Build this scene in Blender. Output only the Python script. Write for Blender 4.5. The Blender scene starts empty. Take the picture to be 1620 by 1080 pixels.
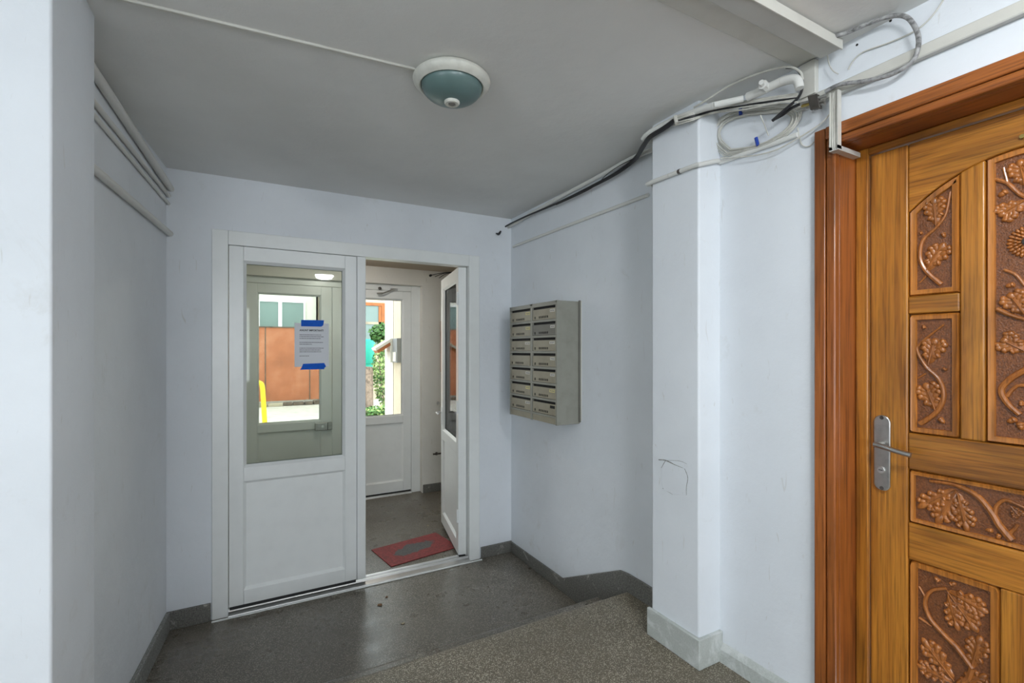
import bpy, bmesh, math, random
from mathutils import Vector, Matrix
random.seed(7)
S = bpy.context.scene
COL = S.collection
R = math.radians

# ------------------------------------------------------------------ camera
F, HY, EYE = 757.0, 553.0, 1.65             # focal length in px (1620 wide), horizon row, eye height
YAW = math.atan2(810 - 395, F)
cam = bpy.data.cameras.new('camera')
cam.sensor_width = 36.0
cam.lens = F / 1620 * 36
cam.shift_y = (HY - 540) / 1620
cam.clip_start = 0.02
camo = bpy.data.objects.new('camera', cam)
COL.objects.link(camo)
camo.location = (0, 0, EYE)
camo.rotation_euler = (R(90), 0, -YAW)
S.camera = camo

# ------------------------------------------------------------------ world, lights, exposure
W = bpy.data.worlds.new('world')
S.world = W
W.use_nodes = True
bg = W.node_tree.nodes['Background']
bg.inputs[0].default_value = (0.86, 0.94, 1.0, 1)
bg.inputs[1].default_value = 4.6
vs = S.view_settings
vs.view_transform = 'Standard'
vs.look = 'None'
vs.exposure = 0.10
vs.gamma = 1.0
vs.use_curve_mapping = False
S.cycles.use_denoising = True
S.cycles.max_bounces = 10
S.cycles.diffuse_bounces = 6
S.cycles.transparent_max_bounces = 16
S.cycles.caustics_reflective = False
S.cycles.caustics_refractive = False
S.cycles.sample_clamp_indirect = 6.0


def area(name, loc, rot, sx, sy, power, col):
    l = bpy.data.lights.new(name, 'AREA')
    l.shape = 'RECTANGLE'
    l.size, l.size_y, l.energy, l.color = sx, sy, power, col
    o = bpy.data.objects.new(name, l)
    COL.objects.link(o)
    o.location, o.rotation_euler = loc, rot
    return o


# added fill light, standing in two made-up stairwell windows behind the camera
area('added_fill_back', (-1.15, -5.18, 1.75), (R(90), 0, 0), 2.3, 1.65, 92, (0.88, 0.94, 1.0))
area('added_fill_side', (-3.38, -1.1, 1.75), (R(90), 0, R(-90)), 2.3, 1.65, 9, (0.88, 0.94, 1.0))
LAMP_GLOW = 190.0

# ------------------------------------------------------------------ measuring helpers
_fw = Vector((math.sin(YAW), math.cos(YAW), 0))
_rt = Vector((math.cos(YAW), -math.sin(YAW), 0))
_O = Vector((0, 0, EYE))


def ray(x, y):
    return _fw + _rt * ((x - 810) / F) + Vector((0, 0, (HY - y) / F))


def on_z(x, y, z): d = ray(x, y); return _O + d * ((z - EYE) / d.z)
def on_y(x, y, Y): d = ray(x, y); return _O + d * (Y / d.y)
def on_x(x, y, X): d = ray(x, y); return _O + d * (X / d.x)


# ------------------------------------------------------------------ node materials
MATS = {}


def new_mat(name):
    m = bpy.data.materials.new(name)
    m.use_nodes = True
    MATS[name] = m
    nt = m.node_tree
    return m, nt, nt.nodes['Principled BSDF']


def N(nt, kind, **kw):
    n = nt.nodes.new(kind)
    for k, v in kw.items():
        if k in n.inputs.keys() if hasattr(n.inputs, 'keys') else False:
            n.inputs[k].default_value = v
        else:
            setattr(n, k, v)
    return n


def L(nt, a, b): nt.links.new(a, b)


def coords(nt, scale=(1, 1, 1), kind='Object'):
    tc = nt.nodes.new('ShaderNodeTexCoord')
    mp = nt.nodes.new('ShaderNodeMapping')
    mp.inputs['Scale'].default_value = scale
    L(nt, tc.outputs[kind], mp.inputs['Vector'])
    return mp.outputs['Vector']


def noise(nt, vec, scale, detail=4, rough=0.55, dist=0.0):
    n = nt.nodes.new('ShaderNodeTexNoise')
    n.inputs['Scale'].default_value = scale
    n.inputs['Detail'].default_value = detail
    n.inputs['Roughness'].default_value = rough
    n.inputs['Distortion'].default_value = dist
    L(nt, vec, n.inputs['Vector'])
    return n.outputs['Fac']


def ramp(nt, fac, stops):
    r = nt.nodes.new('ShaderNodeValToRGB')
    e = r.color_ramp.elements
    while len(e) > 1:
        e.remove(e[-1])
    for i, (p, c) in enumerate(stops):
        if not hasattr(c, '__len__'):
            c = (c, c, c)
        if i == 0:
            e[0].position = p
            e[0].color = (*c, 1)
        else:
            q = e.new(p)
            q.color = (*c, 1)
    L(nt, fac, r.inputs['Fac'])
    return r.outputs['Color']


def mix(nt, fac, a, b, mode='MIX'):
    m = nt.nodes.new('ShaderNodeMix')
    m.data_type = 'RGBA'
    m.blend_type = mode
    for sock, v in ((m.inputs['Factor'], fac), (m.inputs[6], a), (m.inputs[7], b)):
        if hasattr(v, 'is_output'):
            L(nt, v, sock)
        elif hasattr(v, '__len__'):
            sock.default_value = (*v, 1)
        else:
            sock.default_value = v
    return m.outputs[2]


def bump(nt, h, strength, dist, bsdf, prev=None):
    b = nt.nodes.new('ShaderNodeBump')
    b.inputs['Strength'].default_value = strength
    b.inputs['Distance'].default_value = dist
    L(nt, h, b.inputs['Height'])
    if prev is not None:
        L(nt, prev, b.inputs['Normal'])
    L(nt, b.outputs['Normal'], bsdf.inputs['Normal'])
    return b.outputs['Normal']


def plain(name, col, rough=0.5, metal=0.0, var=0.06, vscale=9, bmp=0.0, coat=0.0):
    """a colour with a little procedural unevenness"""
    m, nt, b = new_mat(name)
    v = coords(nt)
    f = noise(nt, v, vscale, 5)
    c = ramp(nt, f, [(0.25, [k * (1 - var * 2) for k in col]), (0.5, col), (0.8, [min(1, k * (1 + var)) for k in col])])
    L(nt, c, b.inputs['Base Color'])
    b.inputs['Roughness'].default_value = rough
    b.inputs['Metallic'].default_value = metal
    b.inputs['Coat Weight'].default_value = coat
    if bmp:
        bump(nt, noise(nt, v, 120, 3), bmp, 0.004, b)
    return m


def paint(name, col, dirt=0.30, dirtcol=(0.42, 0.38, 0.30)):
    """old emulsion paint on uneven plaster, with faint stains and scuffs"""
    m, nt, b = new_mat(name)
    v = coords(nt)
    big = noise(nt, v, 1.7, 6, 0.6)
    base = ramp(nt, big, [(0.3, [k * 0.93 for k in col]), (0.6, col), (0.8, [min(1, k * 1.03) for k in col])])
    st = ramp(nt, noise(nt, v, 3.1, 8, 0.7, 0.6), [(0.60, 0.0), (0.78, 1.0)])
    sc = coords(nt, (26, 26, 5))
    scr = ramp(nt, noise(nt, sc, 1.6, 3, 0.5, 1.2), [(0.68, 0.0), (0.75, 1.0)])
    g = mix(nt, 1.0, st, scr, 'ADD')
    fac = nt.nodes.new('ShaderNodeMath')
    fac.operation = 'MULTIPLY'
    L(nt, g, fac.inputs[0])
    fac.inputs[1].default_value = dirt
    fac.use_clamp = True
    c = mix(nt, fac.outputs[0], base, dirtcol)
    L(nt, c, b.inputs['Base Color'])
    b.inputs['Roughness'].default_value = 0.75
    b.inputs['Specular IOR Level'].default_value = 0.3
    n1 = bump(nt, noise(nt, v, 7, 6, 0.6), 0.35, 0.012, b)
    bump(nt, noise(nt, v, 260, 2), 0.10, 0.002, b, n1)
    return m


def terrazzo(name, dark, light, tint, rough=0.38, amount=0.5):
    m, nt, b = new_mat(name)
    v = coords(nt)
    vo = nt.nodes.new('ShaderNodeTexVoronoi')
    vo.inputs['Scale'].default_value = 215
    vo.inputs['Randomness'].default_value = 1.0
    L(nt, v, vo.inputs['Vector'])
    sep = nt.nodes.new('ShaderNodeSeparateColor')
    L(nt, vo.outputs['Color'], sep.inputs['Color'])
    chips = ramp(nt, sep.outputs[0], [(0.0, [d * .6 for d in dark]), (0.30, dark), (0.42, tint), (0.62, tint), (0.74, light), (1.0, [min(1, k * 1.15) for k in light])])
    edge = ramp(nt, vo.outputs['Distance'], [(0.35, 0.0), (0.62, 1.0)])
    c = mix(nt, edge, chips, dark)
    wear = ramp(nt, noise(nt, v, 1.5, 6, 0.62, 0.4), [(0.35, 0.0), (0.65, 1.0)])
    c = mix(nt, wear, mix(nt, 0.5, c, dark), c)
    grime = ramp(nt, noise(nt, v, 3.4, 7, 0.7), [(0.50, 0.0), (0.90, 0.55)])
    c = mix(nt, grime, c, [d * 0.6 for d in dark])
    L(nt, c, b.inputs['Base Color'])
    L(nt, ramp(nt, noise(nt, v, 5, 5), [(0.3, rough * 0.85), (0.7, rough * 1.35)]), b.inputs['Roughness'])
    bump(nt, noise(nt, v, 14, 5), 0.12, 0.01, b)
    return m


def skirting(name, base, paintcol, level, con=1.0):
    """terrazzo skirting smeared with wall paint"""
    m, nt, b = new_mat(name)
    v = coords(nt)
    c0 = ramp(nt, noise(nt, v, 130, 4), [(0.3, [k * (1 - .45 * con) for k in base]), (0.5, base), (0.72, [k * (1 + .7 * con) for k in base])])
    pf = ramp(nt, noise(nt, v, 8, 9, 0.72, 0.7), [(level, 0.0), (level + 0.10, 1.0)])
    c = mix(nt, pf, c0, paintcol)
    L(nt, c, b.inputs['Base Color'])
    b.inputs['Roughness'].default_value = 0.6
    bump(nt, noise(nt, v, 24, 7, 0.7), 0.5, 0.01, b)
    return m


def wood(name, dark, mid, light, axis='z', rough=0.34, coat=0.25, rings=1.0):
    m, nt, b = new_mat(name)
    sc = {'z': (1, 1, 0.030), 'y': (1, 0.030, 1)}[axis]
    v = coords(nt, sc)
    f1 = noise(nt, v, 34 * rings, 6, 0.60, 1.0)
    f2 = noise(nt, v, 170, 3, 0.6, 0.2)
    f3 = noise(nt, coords(nt, {'z': (1, 1, 0.35), 'y': (1, 0.35, 1)}[axis]), 5.0, 3, 0.5, 0.8)
    c1 = ramp(nt, f1, [(0.28, dark), (0.44, mid), (0.62, light), (0.78, mid)])
    c2 = ramp(nt, f2, [(0.34, 0.62), (0.52, 1.0), (0.7, 1.08)])
    c3 = ramp(nt, f3, [(0.32, 0.58), (0.50, 0.98), (0.75, 1.15)])
    c = mix(nt, 1.0, mix(nt, 1.0, c1, c2, 'MULTIPLY'), c3, 'MULTIPLY')
    L(nt, c, b.inputs['Base Color'])
    b.inputs['Roughness'].default_value = rough
    b.inputs['Coat Weight'].default_value = coat
    b.inputs['Coat Roughness'].default_value = 0.24
    bump(nt, f2, 0.12, 0.002, b)
    return m


def glass(name, tint, refl=1.45):
    """thin clear pane: transparent with Fresnel reflection"""
    m = bpy.data.materials.new(name)
    m.use_nodes = True
    nt = m.node_tree
    nt.nodes.remove(nt.nodes['Principled BSDF'])
    out = nt.nodes['Material Output']
    tr = nt.nodes.new('ShaderNodeBsdfTransparent')
    tr.inputs[0].default_value = (*tint, 1)
    gl = nt.nodes.new('ShaderNodeBsdfGlossy')
    gl.inputs['Roughness'].default_value = 0.02
    fr = nt.nodes.new('ShaderNodeFresnel')
    fr.inputs['IOR'].default_value = refl
    mx = nt.nodes.new('ShaderNodeMixShader')
    L(nt, fr.outputs[0], mx.inputs[0])
    L(nt, tr.outputs[0], mx.inputs[1])
    L(nt, gl.outputs[0], mx.inputs[2])
    L(nt, mx.outputs[0], out.inputs[0])
    MATS[name] = m
    return m


def emit(name, col, strength):
    m, nt, b = new_mat(name)
    b.inputs['Base Color'].default_value = (*col, 1)
    b.inputs['Emission Color'].default_value = (*col, 1)
    b.inputs['Emission Strength'].default_value = strength
    return m


paint('wall_paint', (0.735, 0.767, 0.803))
paint('wall_paint_grey', (0.75, 0.775, 0.80))
paint('ceiling_paint', (0.77, 0.77, 0.755), 0.05)
paint('vestibule_paint', (0.76, 0.745, 0.70))
paint('vestibule_ceiling_shade', (0.50, 0.42, 0.33))  # brown stands in for the warm light and shadow on this ceiling
paint('pipe_paint', (0.70, 0.70, 0.67), 0.22, (0.30, 0.25, 0.18))
terrazzo('terrazzo_lower', (0.110, 0.096, 0.076), (0.46, 0.425, 0.36), (0.23, 0.205, 0.168), 0.28)
terrazzo('terrazzo_upper', (0.135, 0.114, 0.080), (0.56, 0.515, 0.41), (0.31, 0.268, 0.20), 0.42)
skirting('skirting_dark', (0.145, 0.142, 0.128), (0.42, 0.41, 0.37), 0.60)
skirting('skirting_mid', (0.23, 0.23, 0.215), (0.50, 0.50, 0.47), 0.60)
skirting('skirting_painted', (0.45, 0.475, 0.45), (0.58, 0.60, 0.585), 0.50, 0.15)
plain('pvc', (0.79, 0.81, 0.80), 0.30, 0, 0.02)
plain('pvc_shade', (0.10, 0.10, 0.10), 0.5)
plain('trunking', (0.60, 0.59, 0.54), 0.45, 0, 0.04)
plain('trunking_grey', (0.50, 0.50, 0.47), 0.45, 0, 0.05)
plain('white_cable', (0.58, 0.57, 0.52), 0.5, 0, 0.08, 30)
plain('coax', (0.30, 0.30, 0.30), 0.45, 0, 0.55, 55)
plain('black_cable', (0.012, 0.012, 0.014), 0.45)
plain('blue_tie', (0.02, 0.06, 0.35), 0.4)
plain('alu', (0.58, 0.58, 0.57), 0.42, 1.0, 0.08)
plain('steel', (0.46, 0.45, 0.43), 0.36, 1.0, 0.10, 40)
plain('dark_metal', (0.11, 0.10, 0.09), 0.45, 0.7, 0.2, 30)
plain('brass', (0.55, 0.42, 0.14), 0.3, 1.0)
plain('rubber_and_gap_shade', (0.02, 0.02, 0.02), 0.7)
plain('mailbox_paint', (0.265, 0.262, 0.225), 0.42, 0.0, 0.07, 14)
plain('mailbox_door_paint', (0.30, 0.270, 0.200), 0.42, 0.0, 0.07, 14)
plain('mailbox_dark_paint', (0.15, 0.145, 0.125), 0.42, 0.0, 0.07, 14)
plain('slot_black', (0.008, 0.008, 0.008), 0.8)
plain('sticker_white', (0.62, 0.60, 0.54), 0.6)
plain('sticker_yellow', (0.62, 0.55, 0.25), 0.6)
plain('paper', (0.66, 0.68, 0.72), 0.7, 0, 0.02)
plain('ink', (0.05, 0.05, 0.06), 0.7)
plain('ink_grey', (0.17, 0.17, 0.19), 0.7)
plain('blue_tape', (0.006, 0.10, 0.54), 0.5, 0, 0.08, 60)
plain('lamp_rim', (0.66, 0.66, 0.60), 0.35, 0, 0.06, 30)
plain('lamp_glass', (0.115, 0.185, 0.18), 0.30, 0, 0.05)
plain('lamp_lens', (0.16, 0.15, 0.13), 0.2)
emit('lamp_lit', (0.93, 0.97, 1.0), LAMP_GLOW)
glass('pane', (0.84, 0.88, 0.845), 1.28)
glass('pane_clear', (0.95, 0.97, 0.955), 1.25)
wood('oak_v', (0.20, 0.066, 0.008), (0.37, 0.135, 0.015), (0.48, 0.195, 0.024), 'z')
wood('oak_h', (0.20, 0.066, 0.008), (0.37, 0.135, 0.015), (0.48, 0.195, 0.024), 'y')
wood('casing_v', (0.185, 0.048, 0.010), (0.305, 0.087, 0.016), (0.37, 0.114, 0.022), 'z')
wood('casing_h', (0.185, 0.048, 0.010), (0.305, 0.087, 0.016), (0.37, 0.114, 0.022), 'y')
wood('panel_border', (0.26, 0.084, 0.014), (0.42, 0.145, 0.022), (0.50, 0.185, 0.032), 'z')
wood('carving', (0.23, 0.070, 0.014), (0.35, 0.115, 0.022), (0.42, 0.145, 0.030), 'z', 0.34, 0.35, 0.5)


def carved_ground():
    m, nt, b = new_mat('carved_ground')
    v = coords(nt)
    f = noise(nt, v, 210, 4, 0.65)
    c = ramp(nt, f, [(0.35, (0.10, 0.032, 0.009)), (0.55, (0.20, 0.066, 0.018)), (0.75, (0.27, 0.095, 0.027))])
    L(nt, c, b.inputs['Base Color'])
    b.inputs['Roughness'].default_value = 0.36
    b.inputs['Coat Weight'].default_value = 0.25
    bump(nt, noise(nt, v, 230, 3), 0.7, 0.004, b)


carved_ground()


def mat_red():
    m, nt, b = new_mat('red_mat')
    v = coords(nt)
    n1 = noise(nt, v, 5.0, 8, 0.65)
    vl = nt.nodes.new('ShaderNodeVectorMath')
    vl.operation = 'LENGTH'
    sc = coords(nt, (4.3, 8.6, 0))
    L(nt, sc, vl.inputs[0])
    sub = nt.nodes.new('ShaderNodeMath')
    sub.operation = 'MULTIPLY_ADD'
    L(nt, n1, sub.inputs[0])
    sub.inputs[1].default_value = 2.0
    L(nt, vl.outputs['Value'], sub.inputs[2])
    hole = ramp(nt, sub.outputs[0], [(0.0, 1.0), (0.93, 1.0), (0.97, 0.0)])
    red = ramp(nt, noise(nt, v, 60, 4), [(0.3, (0.13, 0.018, 0.016)), (0.6, (0.27, 0.034, 0.032)), (0.72, (0.36, 0.07, 0.06))])
    grey = ramp(nt, noise(nt, v, 90, 4), [(0.3, (0.05, 0.05, 0.05)), (0.7, (0.13, 0.125, 0.12))])
    nt.nodes.active = hole.node
    # the worn-through middle
    scl = nt.nodes.new('ShaderNodeMath')
    scl.operation = 'MULTIPLY'
    L(nt, sub.outputs[0], scl.inputs[0])
    scl.inputs[1].default_value = 0.5
    hole2 = ramp(nt, scl.outputs[0], [(0.0, 1.0), (0.875, 1.0), (0.885, 0.0)])
    c = mix(nt, hole2, red, grey)
    L(nt, c, b.inputs['Base Color'])
    b.inputs['Roughness'].default_value = 0.7
    bump(nt, noise(nt, v, 150, 3), 0.5, 0.004, b)


mat_red()
MATS['blue_tape'].node_tree.nodes['Principled BSDF'].inputs['Specular IOR Level'].default_value = 0.12
# outdoors
plain('pavement', (0.52, 0.48, 0.42), 0.9, 0, 0.12, 6, 0.4)
plain('facade_white', (0.62, 0.58, 0.51), 0.9, 0, 0.05)
plain('facade_cream', (0.50, 0.42, 0.31), 0.9, 0, 0.05)
plain('facade_stone', (0.34, 0.28, 0.20), 0.9, 0, 0.3, 3)
plain('window_white', (0.80, 0.80, 0.78), 0.5)
plain('curtain_glass', (0.16, 0.22, 0.20), 0.25, 0, 0.08, 1.2)
plain('rust_base', (0.12, 0.085, 0.06), 0.9, 0, 0.4, 8)
plain('orange_wood', (0.33, 0.10, 0.02), 0.6, 0, 0.15, 6)
plain('yellow_paint', (0.80, 0.52, 0.01), 0.5)
plain('leaf_green', (0.06, 0.15, 0.03), 0.6, 0, 0.5, 9)
plain('leaf_light', (0.30, 0.40, 0.13), 0.6, 0, 0.5, 9)
plain('bark', (0.26, 0.19, 0.14), 0.9, 0, 0.4, 14, 0.8)
plain('lime_paint', (0.17, 0.32, 0.05), 0.6)
plain('teal_plastic', (0.02, 0.36, 0.26), 0.5)
plain('box_grey', (0.20, 0.20, 0.20), 0.6)
plain('dry_leaf_brown', (0.20, 0.11, 0.05), 0.8, 0, 0.3, 40)
plain('dry_leaf_pale', (0.42, 0.36, 0.24), 0.8, 0, 0.3, 40)


def rust():
    m, nt, b = new_mat('rusty_sheet')
    v = coords(nt)
    c = ramp(nt, noise(nt, v, 1.1, 8, 0.65), [(0.3, (0.25, 0.078, 0.030)), (0.5, (0.36, 0.115, 0.048)), (0.7, (0.46, 0.19, 0.10))])
    s = ramp(nt, noise(nt, coords(nt, (1, 1, 0.6)), 6, 6, 0.6), [(0.66, 0.0), (0.70, 1.0)])
    c = mix(nt, s, c, (0.42, 0.28, 0.2))
    L(nt, c, b.inputs['Base Color'])
    b.inputs['Roughness'].default_value = 0.8


rust()

# ------------------------------------------------------------------ mesh builder
OFF = {}


def tag(o, label=None, cat=None, group=None, kind=None):
    if label: o['label'] = label
    if cat: o['category'] = cat
    if group: o['group'] = group
    if kind: o['kind'] = kind
    return o


def thing(name, label, cat, loc, group=None, kind=None, local=False, rz=0.0):
    o = bpy.data.objects.new(name, None)
    o.empty_display_size = 0.1
    COL.objects.link(o)
    o.location = loc
    o.rotation_euler = (0, 0, rz)
    OFF[o.name] = Vector((0, 0, 0)) if local else Vector(loc)
    return tag(o, label, cat, group, kind)


def smooth_path(pts, k=6):
    P = [Vector(p) for p in pts]
    if len(P) < 3:
        return P
    out = []
    for i in range(len(P) - 1):
        p0, p1, p2, p3 = P[max(0, i - 1)], P[i], P[i + 1], P[min(len(P) - 1, i + 2)]
        for j in range(k):
            t = j / k
            out.append(0.5 * ((2 * p1) + (p2 - p0) * t + (2 * p0 - 5 * p1 + 4 * p2 - p3) * t * t + (3 * p1 - p0 - 3 * p2 + p3) * t ** 3))
    out.append(P[-1])
    return out


class MB:
    def __init__(s): s.v, s.f = [], []

    def add(s, vs, fs):
        n = len(s.v)
        s.v += [Vector(v) for v in vs]
        s.f += [[i + n for i in f] for f in fs]
        return s

    def box(s, lo, hi, M=None):
        (a, b, c), (d, e, f) = lo, hi
        vs = [(a, b, c), (d, b, c), (d, e, c), (a, e, c), (a, b, f), (d, b, f), (d, e, f), (a, e, f)]
        if M is not None:
            vs = [M @ Vector(v) for v in vs]
        return s.add(vs, [(0, 3, 2, 1), (4, 5, 6, 7), (0, 1, 5, 4), (1, 2, 6, 5), (2, 3, 7, 6), (3, 0, 4, 7)])

    def tube(s, pts, r, n=8, smooth=True, k=6):
        P = smooth_path(pts, k) if smooth else [Vector(p) for p in pts]
        m = len(P)
        rr = r if hasattr(r, '__len__') else [r, r]
        rad = []
        for i in range(m):
            t = i / (m - 1) * (len(rr) - 1)
            j = min(int(t), len(rr) - 2)
            rad.append(rr[j] + (rr[j + 1] - rr[j]) * (t - j))
        vs, fs = [], []
        up = None
        for i in range(m):
            d = (P[min(i + 1, m - 1)] - P[max(i - 1, 0)])
            d = d.normalized() if d.length > 1e-9 else Vector((0, 0, 1))
            if up is None:
                up = d.orthogonal().normalized()
            else:
                up = up - d * up.dot(d)
                up = up.normalized() if up.length > 1e-6 else d.orthogonal().normalized()
            w = d.cross(up)
            for q in range(n):
                a = 2 * math.pi * q / n
                vs.append(P[i] + (up * math.cos(a) + w * math.sin(a)) * rad[i])
        for i in range(m - 1):
            for q in range(n):
                a, b = i * n + q, i * n + (q + 1) % n
                fs.append((a, b, b + n, a + n))
        fs.append(tuple(range(n))[::-1])
        fs.append(tuple(range((m - 1) * n, m * n)))
        return s.add(vs, fs)

    def lathe(s, prof, c, n=48, axis='z'):
        vs, fs = [], []
        c = Vector(c)
        for (r, h) in prof:
            for q in range(n):
                a = 2 * math.pi * q / n
                x, y = r * math.cos(a), r * math.sin(a)
                vs.append(c + (Vector((x, y, h)) if axis == 'z' else Vector((h, x, y)) if axis == 'x' else Vector((x, h, y))))
        for i in range(len(prof) - 1):
            for q in range(n):
                a, b = i * n + q, i * n + (q + 1) % n
                fs.append((a, b, b + n, a + n))
        fs.append(tuple(range(n))[::-1])
        fs.append(tuple(range((len(prof) - 1) * n, len(prof) * n)))
        return s.add(vs, fs)

    def prism(s, pts, axis, a, b):
        """polygon in the two other axes, extruded along axis from a to b"""
        def mk(p, t):
            return {'x': (t, p[0], p[1]), 'y': (p[0], t, p[1]), 'z': (p[0], p[1], t)}[axis]
        n = len(pts)
        vs = [mk(p, a) for p in pts] + [mk(p, b) for p in pts]
        fs = [tuple(range(n)), tuple(range(n, 2 * n))[::-1]]
        for i in range(n):
            j = (i + 1) % n
            fs.append((i, i + n, j + n, j))
        return s.add(vs, fs)

    def build(s, name, mat, parent=None, bevel=0.0, smooth=False, seg=2, label=None):
        me = bpy.data.meshes.new(name)
        root = parent
        while root is not None and root.parent is not None:
            root = root.parent
        if root is not None:
            off = OFF.get(root.name, Vector((0, 0, 0)))
        else:
            lo = Vector([min(v[i] for v in s.v) for i in range(3)])
            hi = Vector([max(v[i] for v in s.v) for i in range(3)])
            off = Vector(((lo.x + hi.x) / 2, (lo.y + hi.y) / 2, lo.z))
        me.from_pydata([v - off for v in s.v], [], s.f)
        bm = bmesh.new()
        bm.from_mesh(me)
        bmesh.ops.recalc_face_normals(bm, faces=bm.faces)
        bm.to_mesh(me)
        bm.free()
        me.update()
        me.materials.append(MATS[mat])
        o = bpy.data.objects.new(name, me)
        COL.objects.link(o)
        if parent is not None:
            o.parent = parent
        else:
            o.location = off
            OFF[o.name] = off
        if bevel:
            bv = o.modifiers.new('bevel', 'BEVEL')
            bv.width, bv.segments, bv.limit_method, bv.angle_limit = bevel, seg, 'ANGLE', R(35)
            smooth = True
        if smooth:
            for p in me.polygons:
                p.use_smooth = True
            try:
                me.set_sharp_from_angle(angle=R(38))
            except Exception:
                pass
        if label: o['label'] = label
        return o


def struct(name, mb, mat, label=None, cat=None, bevel=0.0, smooth=False):
    return tag(mb.build(name, mat, None, bevel, smooth), label, cat, None, 'structure')


def boxes(*bs):
    m = MB()
    for lo, hi in bs:
        m.box(lo, hi)
    return m


# ------------------------------------------------------------------ room shell
YF, XR, XN, ZC, ZU = 3.445, 1.88, 1.825, 2.72, 0.285     # far wall, right walls, ceiling, upper floor


def left_x(y): return -0.43 - 0.09 * (YF - y)


struct('floor', boxes(((-0.75, 2.0, -0.12), (2.0, 5.62, 0.0))), 'terrazzo_lower', 'dark speckled terrazzo floor of the lower entrance level', 'floor')


def nose(y, z, r, n=6):
    return [(y - r + r * math.sin(a), z - r + r * math.cos(a)) for a in [math.pi / 2 * i / n for i in range(n + 1)]]


st = MB().prism([(2.05, 0.001)] + [(2.05, 0.14)] + nose(2.345, 0.14, 0.045) + [(2.352, 0.001)], 'x', -0.74, 1.87)
struct('step_lower', st, 'terrazzo_lower', 'lower worn terrazzo step with a rounded edge', 'step', smooth=True)
st = MB().prism([(-5.2, -0.10), (-5.2, ZU)] + nose(2.085, ZU, 0.045) + [(2.095, 0.002), (2.04, -0.10)], 'x', -3.4, 1.87)
struct('floor_upper', st, 'terrazzo_upper', 'pale speckled terrazzo floor of the raised landing', 'floor', smooth=True)

struct('ceiling', boxes(((-3.5, -5.3, ZC), (2.2, 3.445, ZC + 0.15))), 'ceiling_paint', 'grey-white painted ceiling of the entrance hall', 'ceiling')
struct('wall_far', boxes(((-0.8, YF, -0.1), (-0.200, YF + 0.16, ZC + .1)), ((1.59, YF, -0.1), (2.06, YF + 0.16, ZC + .1)), ((-0.200, YF, 2.388), (1.59, YF + 0.16, ZC + .1))),
       'wall_paint', 'white painted end wall around the double door', 'wall')
struct('wall_right', boxes(((XR, 1.60, -0.1), (XR + 0.18, YF, ZC + 0.1))), 'wall_paint', 'white painted wall carrying the mailboxes', 'wall')
pillar = struct('wall_pillar', boxes(((1.690, 1.415, 0.2), (XR + 0.05, 1.690, ZC + 0.05))), 'wall_paint', 'white plastered pillar projecting from the right wall', 'pillar', bevel=0.008)
wall_rn = struct('wall_right_near', boxes(((XN, 0.955, 0.1), (XN + 0.22, 1.45, ZC + 0.1)), ((XN, -5.3, 0.1), (XN + 0.22, 0.025, ZC + 0.1)), ((XN, 0.025, 2.415), (XN + 0.22, 0.955, ZC + 0.1))),
       'wall_paint', 'white painted wall around the carved wooden door', 'wall')
lw = MB()
a0, a1 = (left_x(1.9), 1.9), (left_x(YF), YF)
lw.prism([a0, a1, (a1[0] - 0.3, a1[1]), (a0[0] - 0.3, a0[1])], 'z', -0.1, ZC + 0.05)
struct('wall_left', lw, 'wall_paint_grey', 'grey-white painted wall under the pipes', 'wall')
struct('wall_left_near', boxes(((-3.5, 1.618, 0.0), (-0.438, 2.00, ZC + 0.05))), 'wall_paint', 'bright white wall end at the left edge', 'wall', bevel=0.006)
# stairwell side behind the camera, with two unseen windows added to light the hall
struct('wall_back', boxes(((-3.5, -5.32, 0.1), (-2.35, -5.2, ZC + .1)), ((0.05, -5.32, 0.1), (2.05, -5.2, ZC + .1)), ((-2.35, -5.32, 0.1), (0.05, -5.2, 0.9)), ((-2.35, -5.32, 2.6), (0.05, -5.2, ZC + .1))), 'wall_paint', 'white stairwell wall behind the viewer', 'wall')
struct('wall_stair', boxes(((-3.52, -5.3, 0.1), (-3.4, -2.3, ZC + .1)), ((-3.52, 0.1, 0.1), (-3.4, 1.8, ZC + .1)), ((-3.52, -2.3, 0.1), (-3.4, 0.1, 0.9)), ((-3.52, -2.3, 2.6), (-3.4, 0.1, ZC + .1))), 'wall_paint', 'white stairwell wall on the far left side', 'wall')
wn = MB()
for x0, x1 in ((-2.35, -2.29), (-1.18, -1.12), (-0.01, 0.05)): wn.box((x0, -5.30, 0.9), (x1, -5.24, 2.6))
for z0 in (0.9, 2.54): wn.box((-2.35, -5.30, z0), (0.05, -5.24, z0 + .06))
struct('added_window_1', wn, 'pvc', 'added white window frame behind the viewer, opened for fill light', 'window')
wn = MB()
for y0, y1 in ((-2.3, -2.24), (-1.13, -1.07), (0.04, 0.1)): wn.box((-3.50, y0, 0.9), (-3.44, y1, 2.6))
for z0 in (0.9, 2.54): wn.box((-3.50, -2.3, z0), (-3.44, 0.1, z0 + .06))
struct('added_window_2', wn, 'pvc', 'added white side window frame of the stairwell, opened for fill light', 'window')

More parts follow.
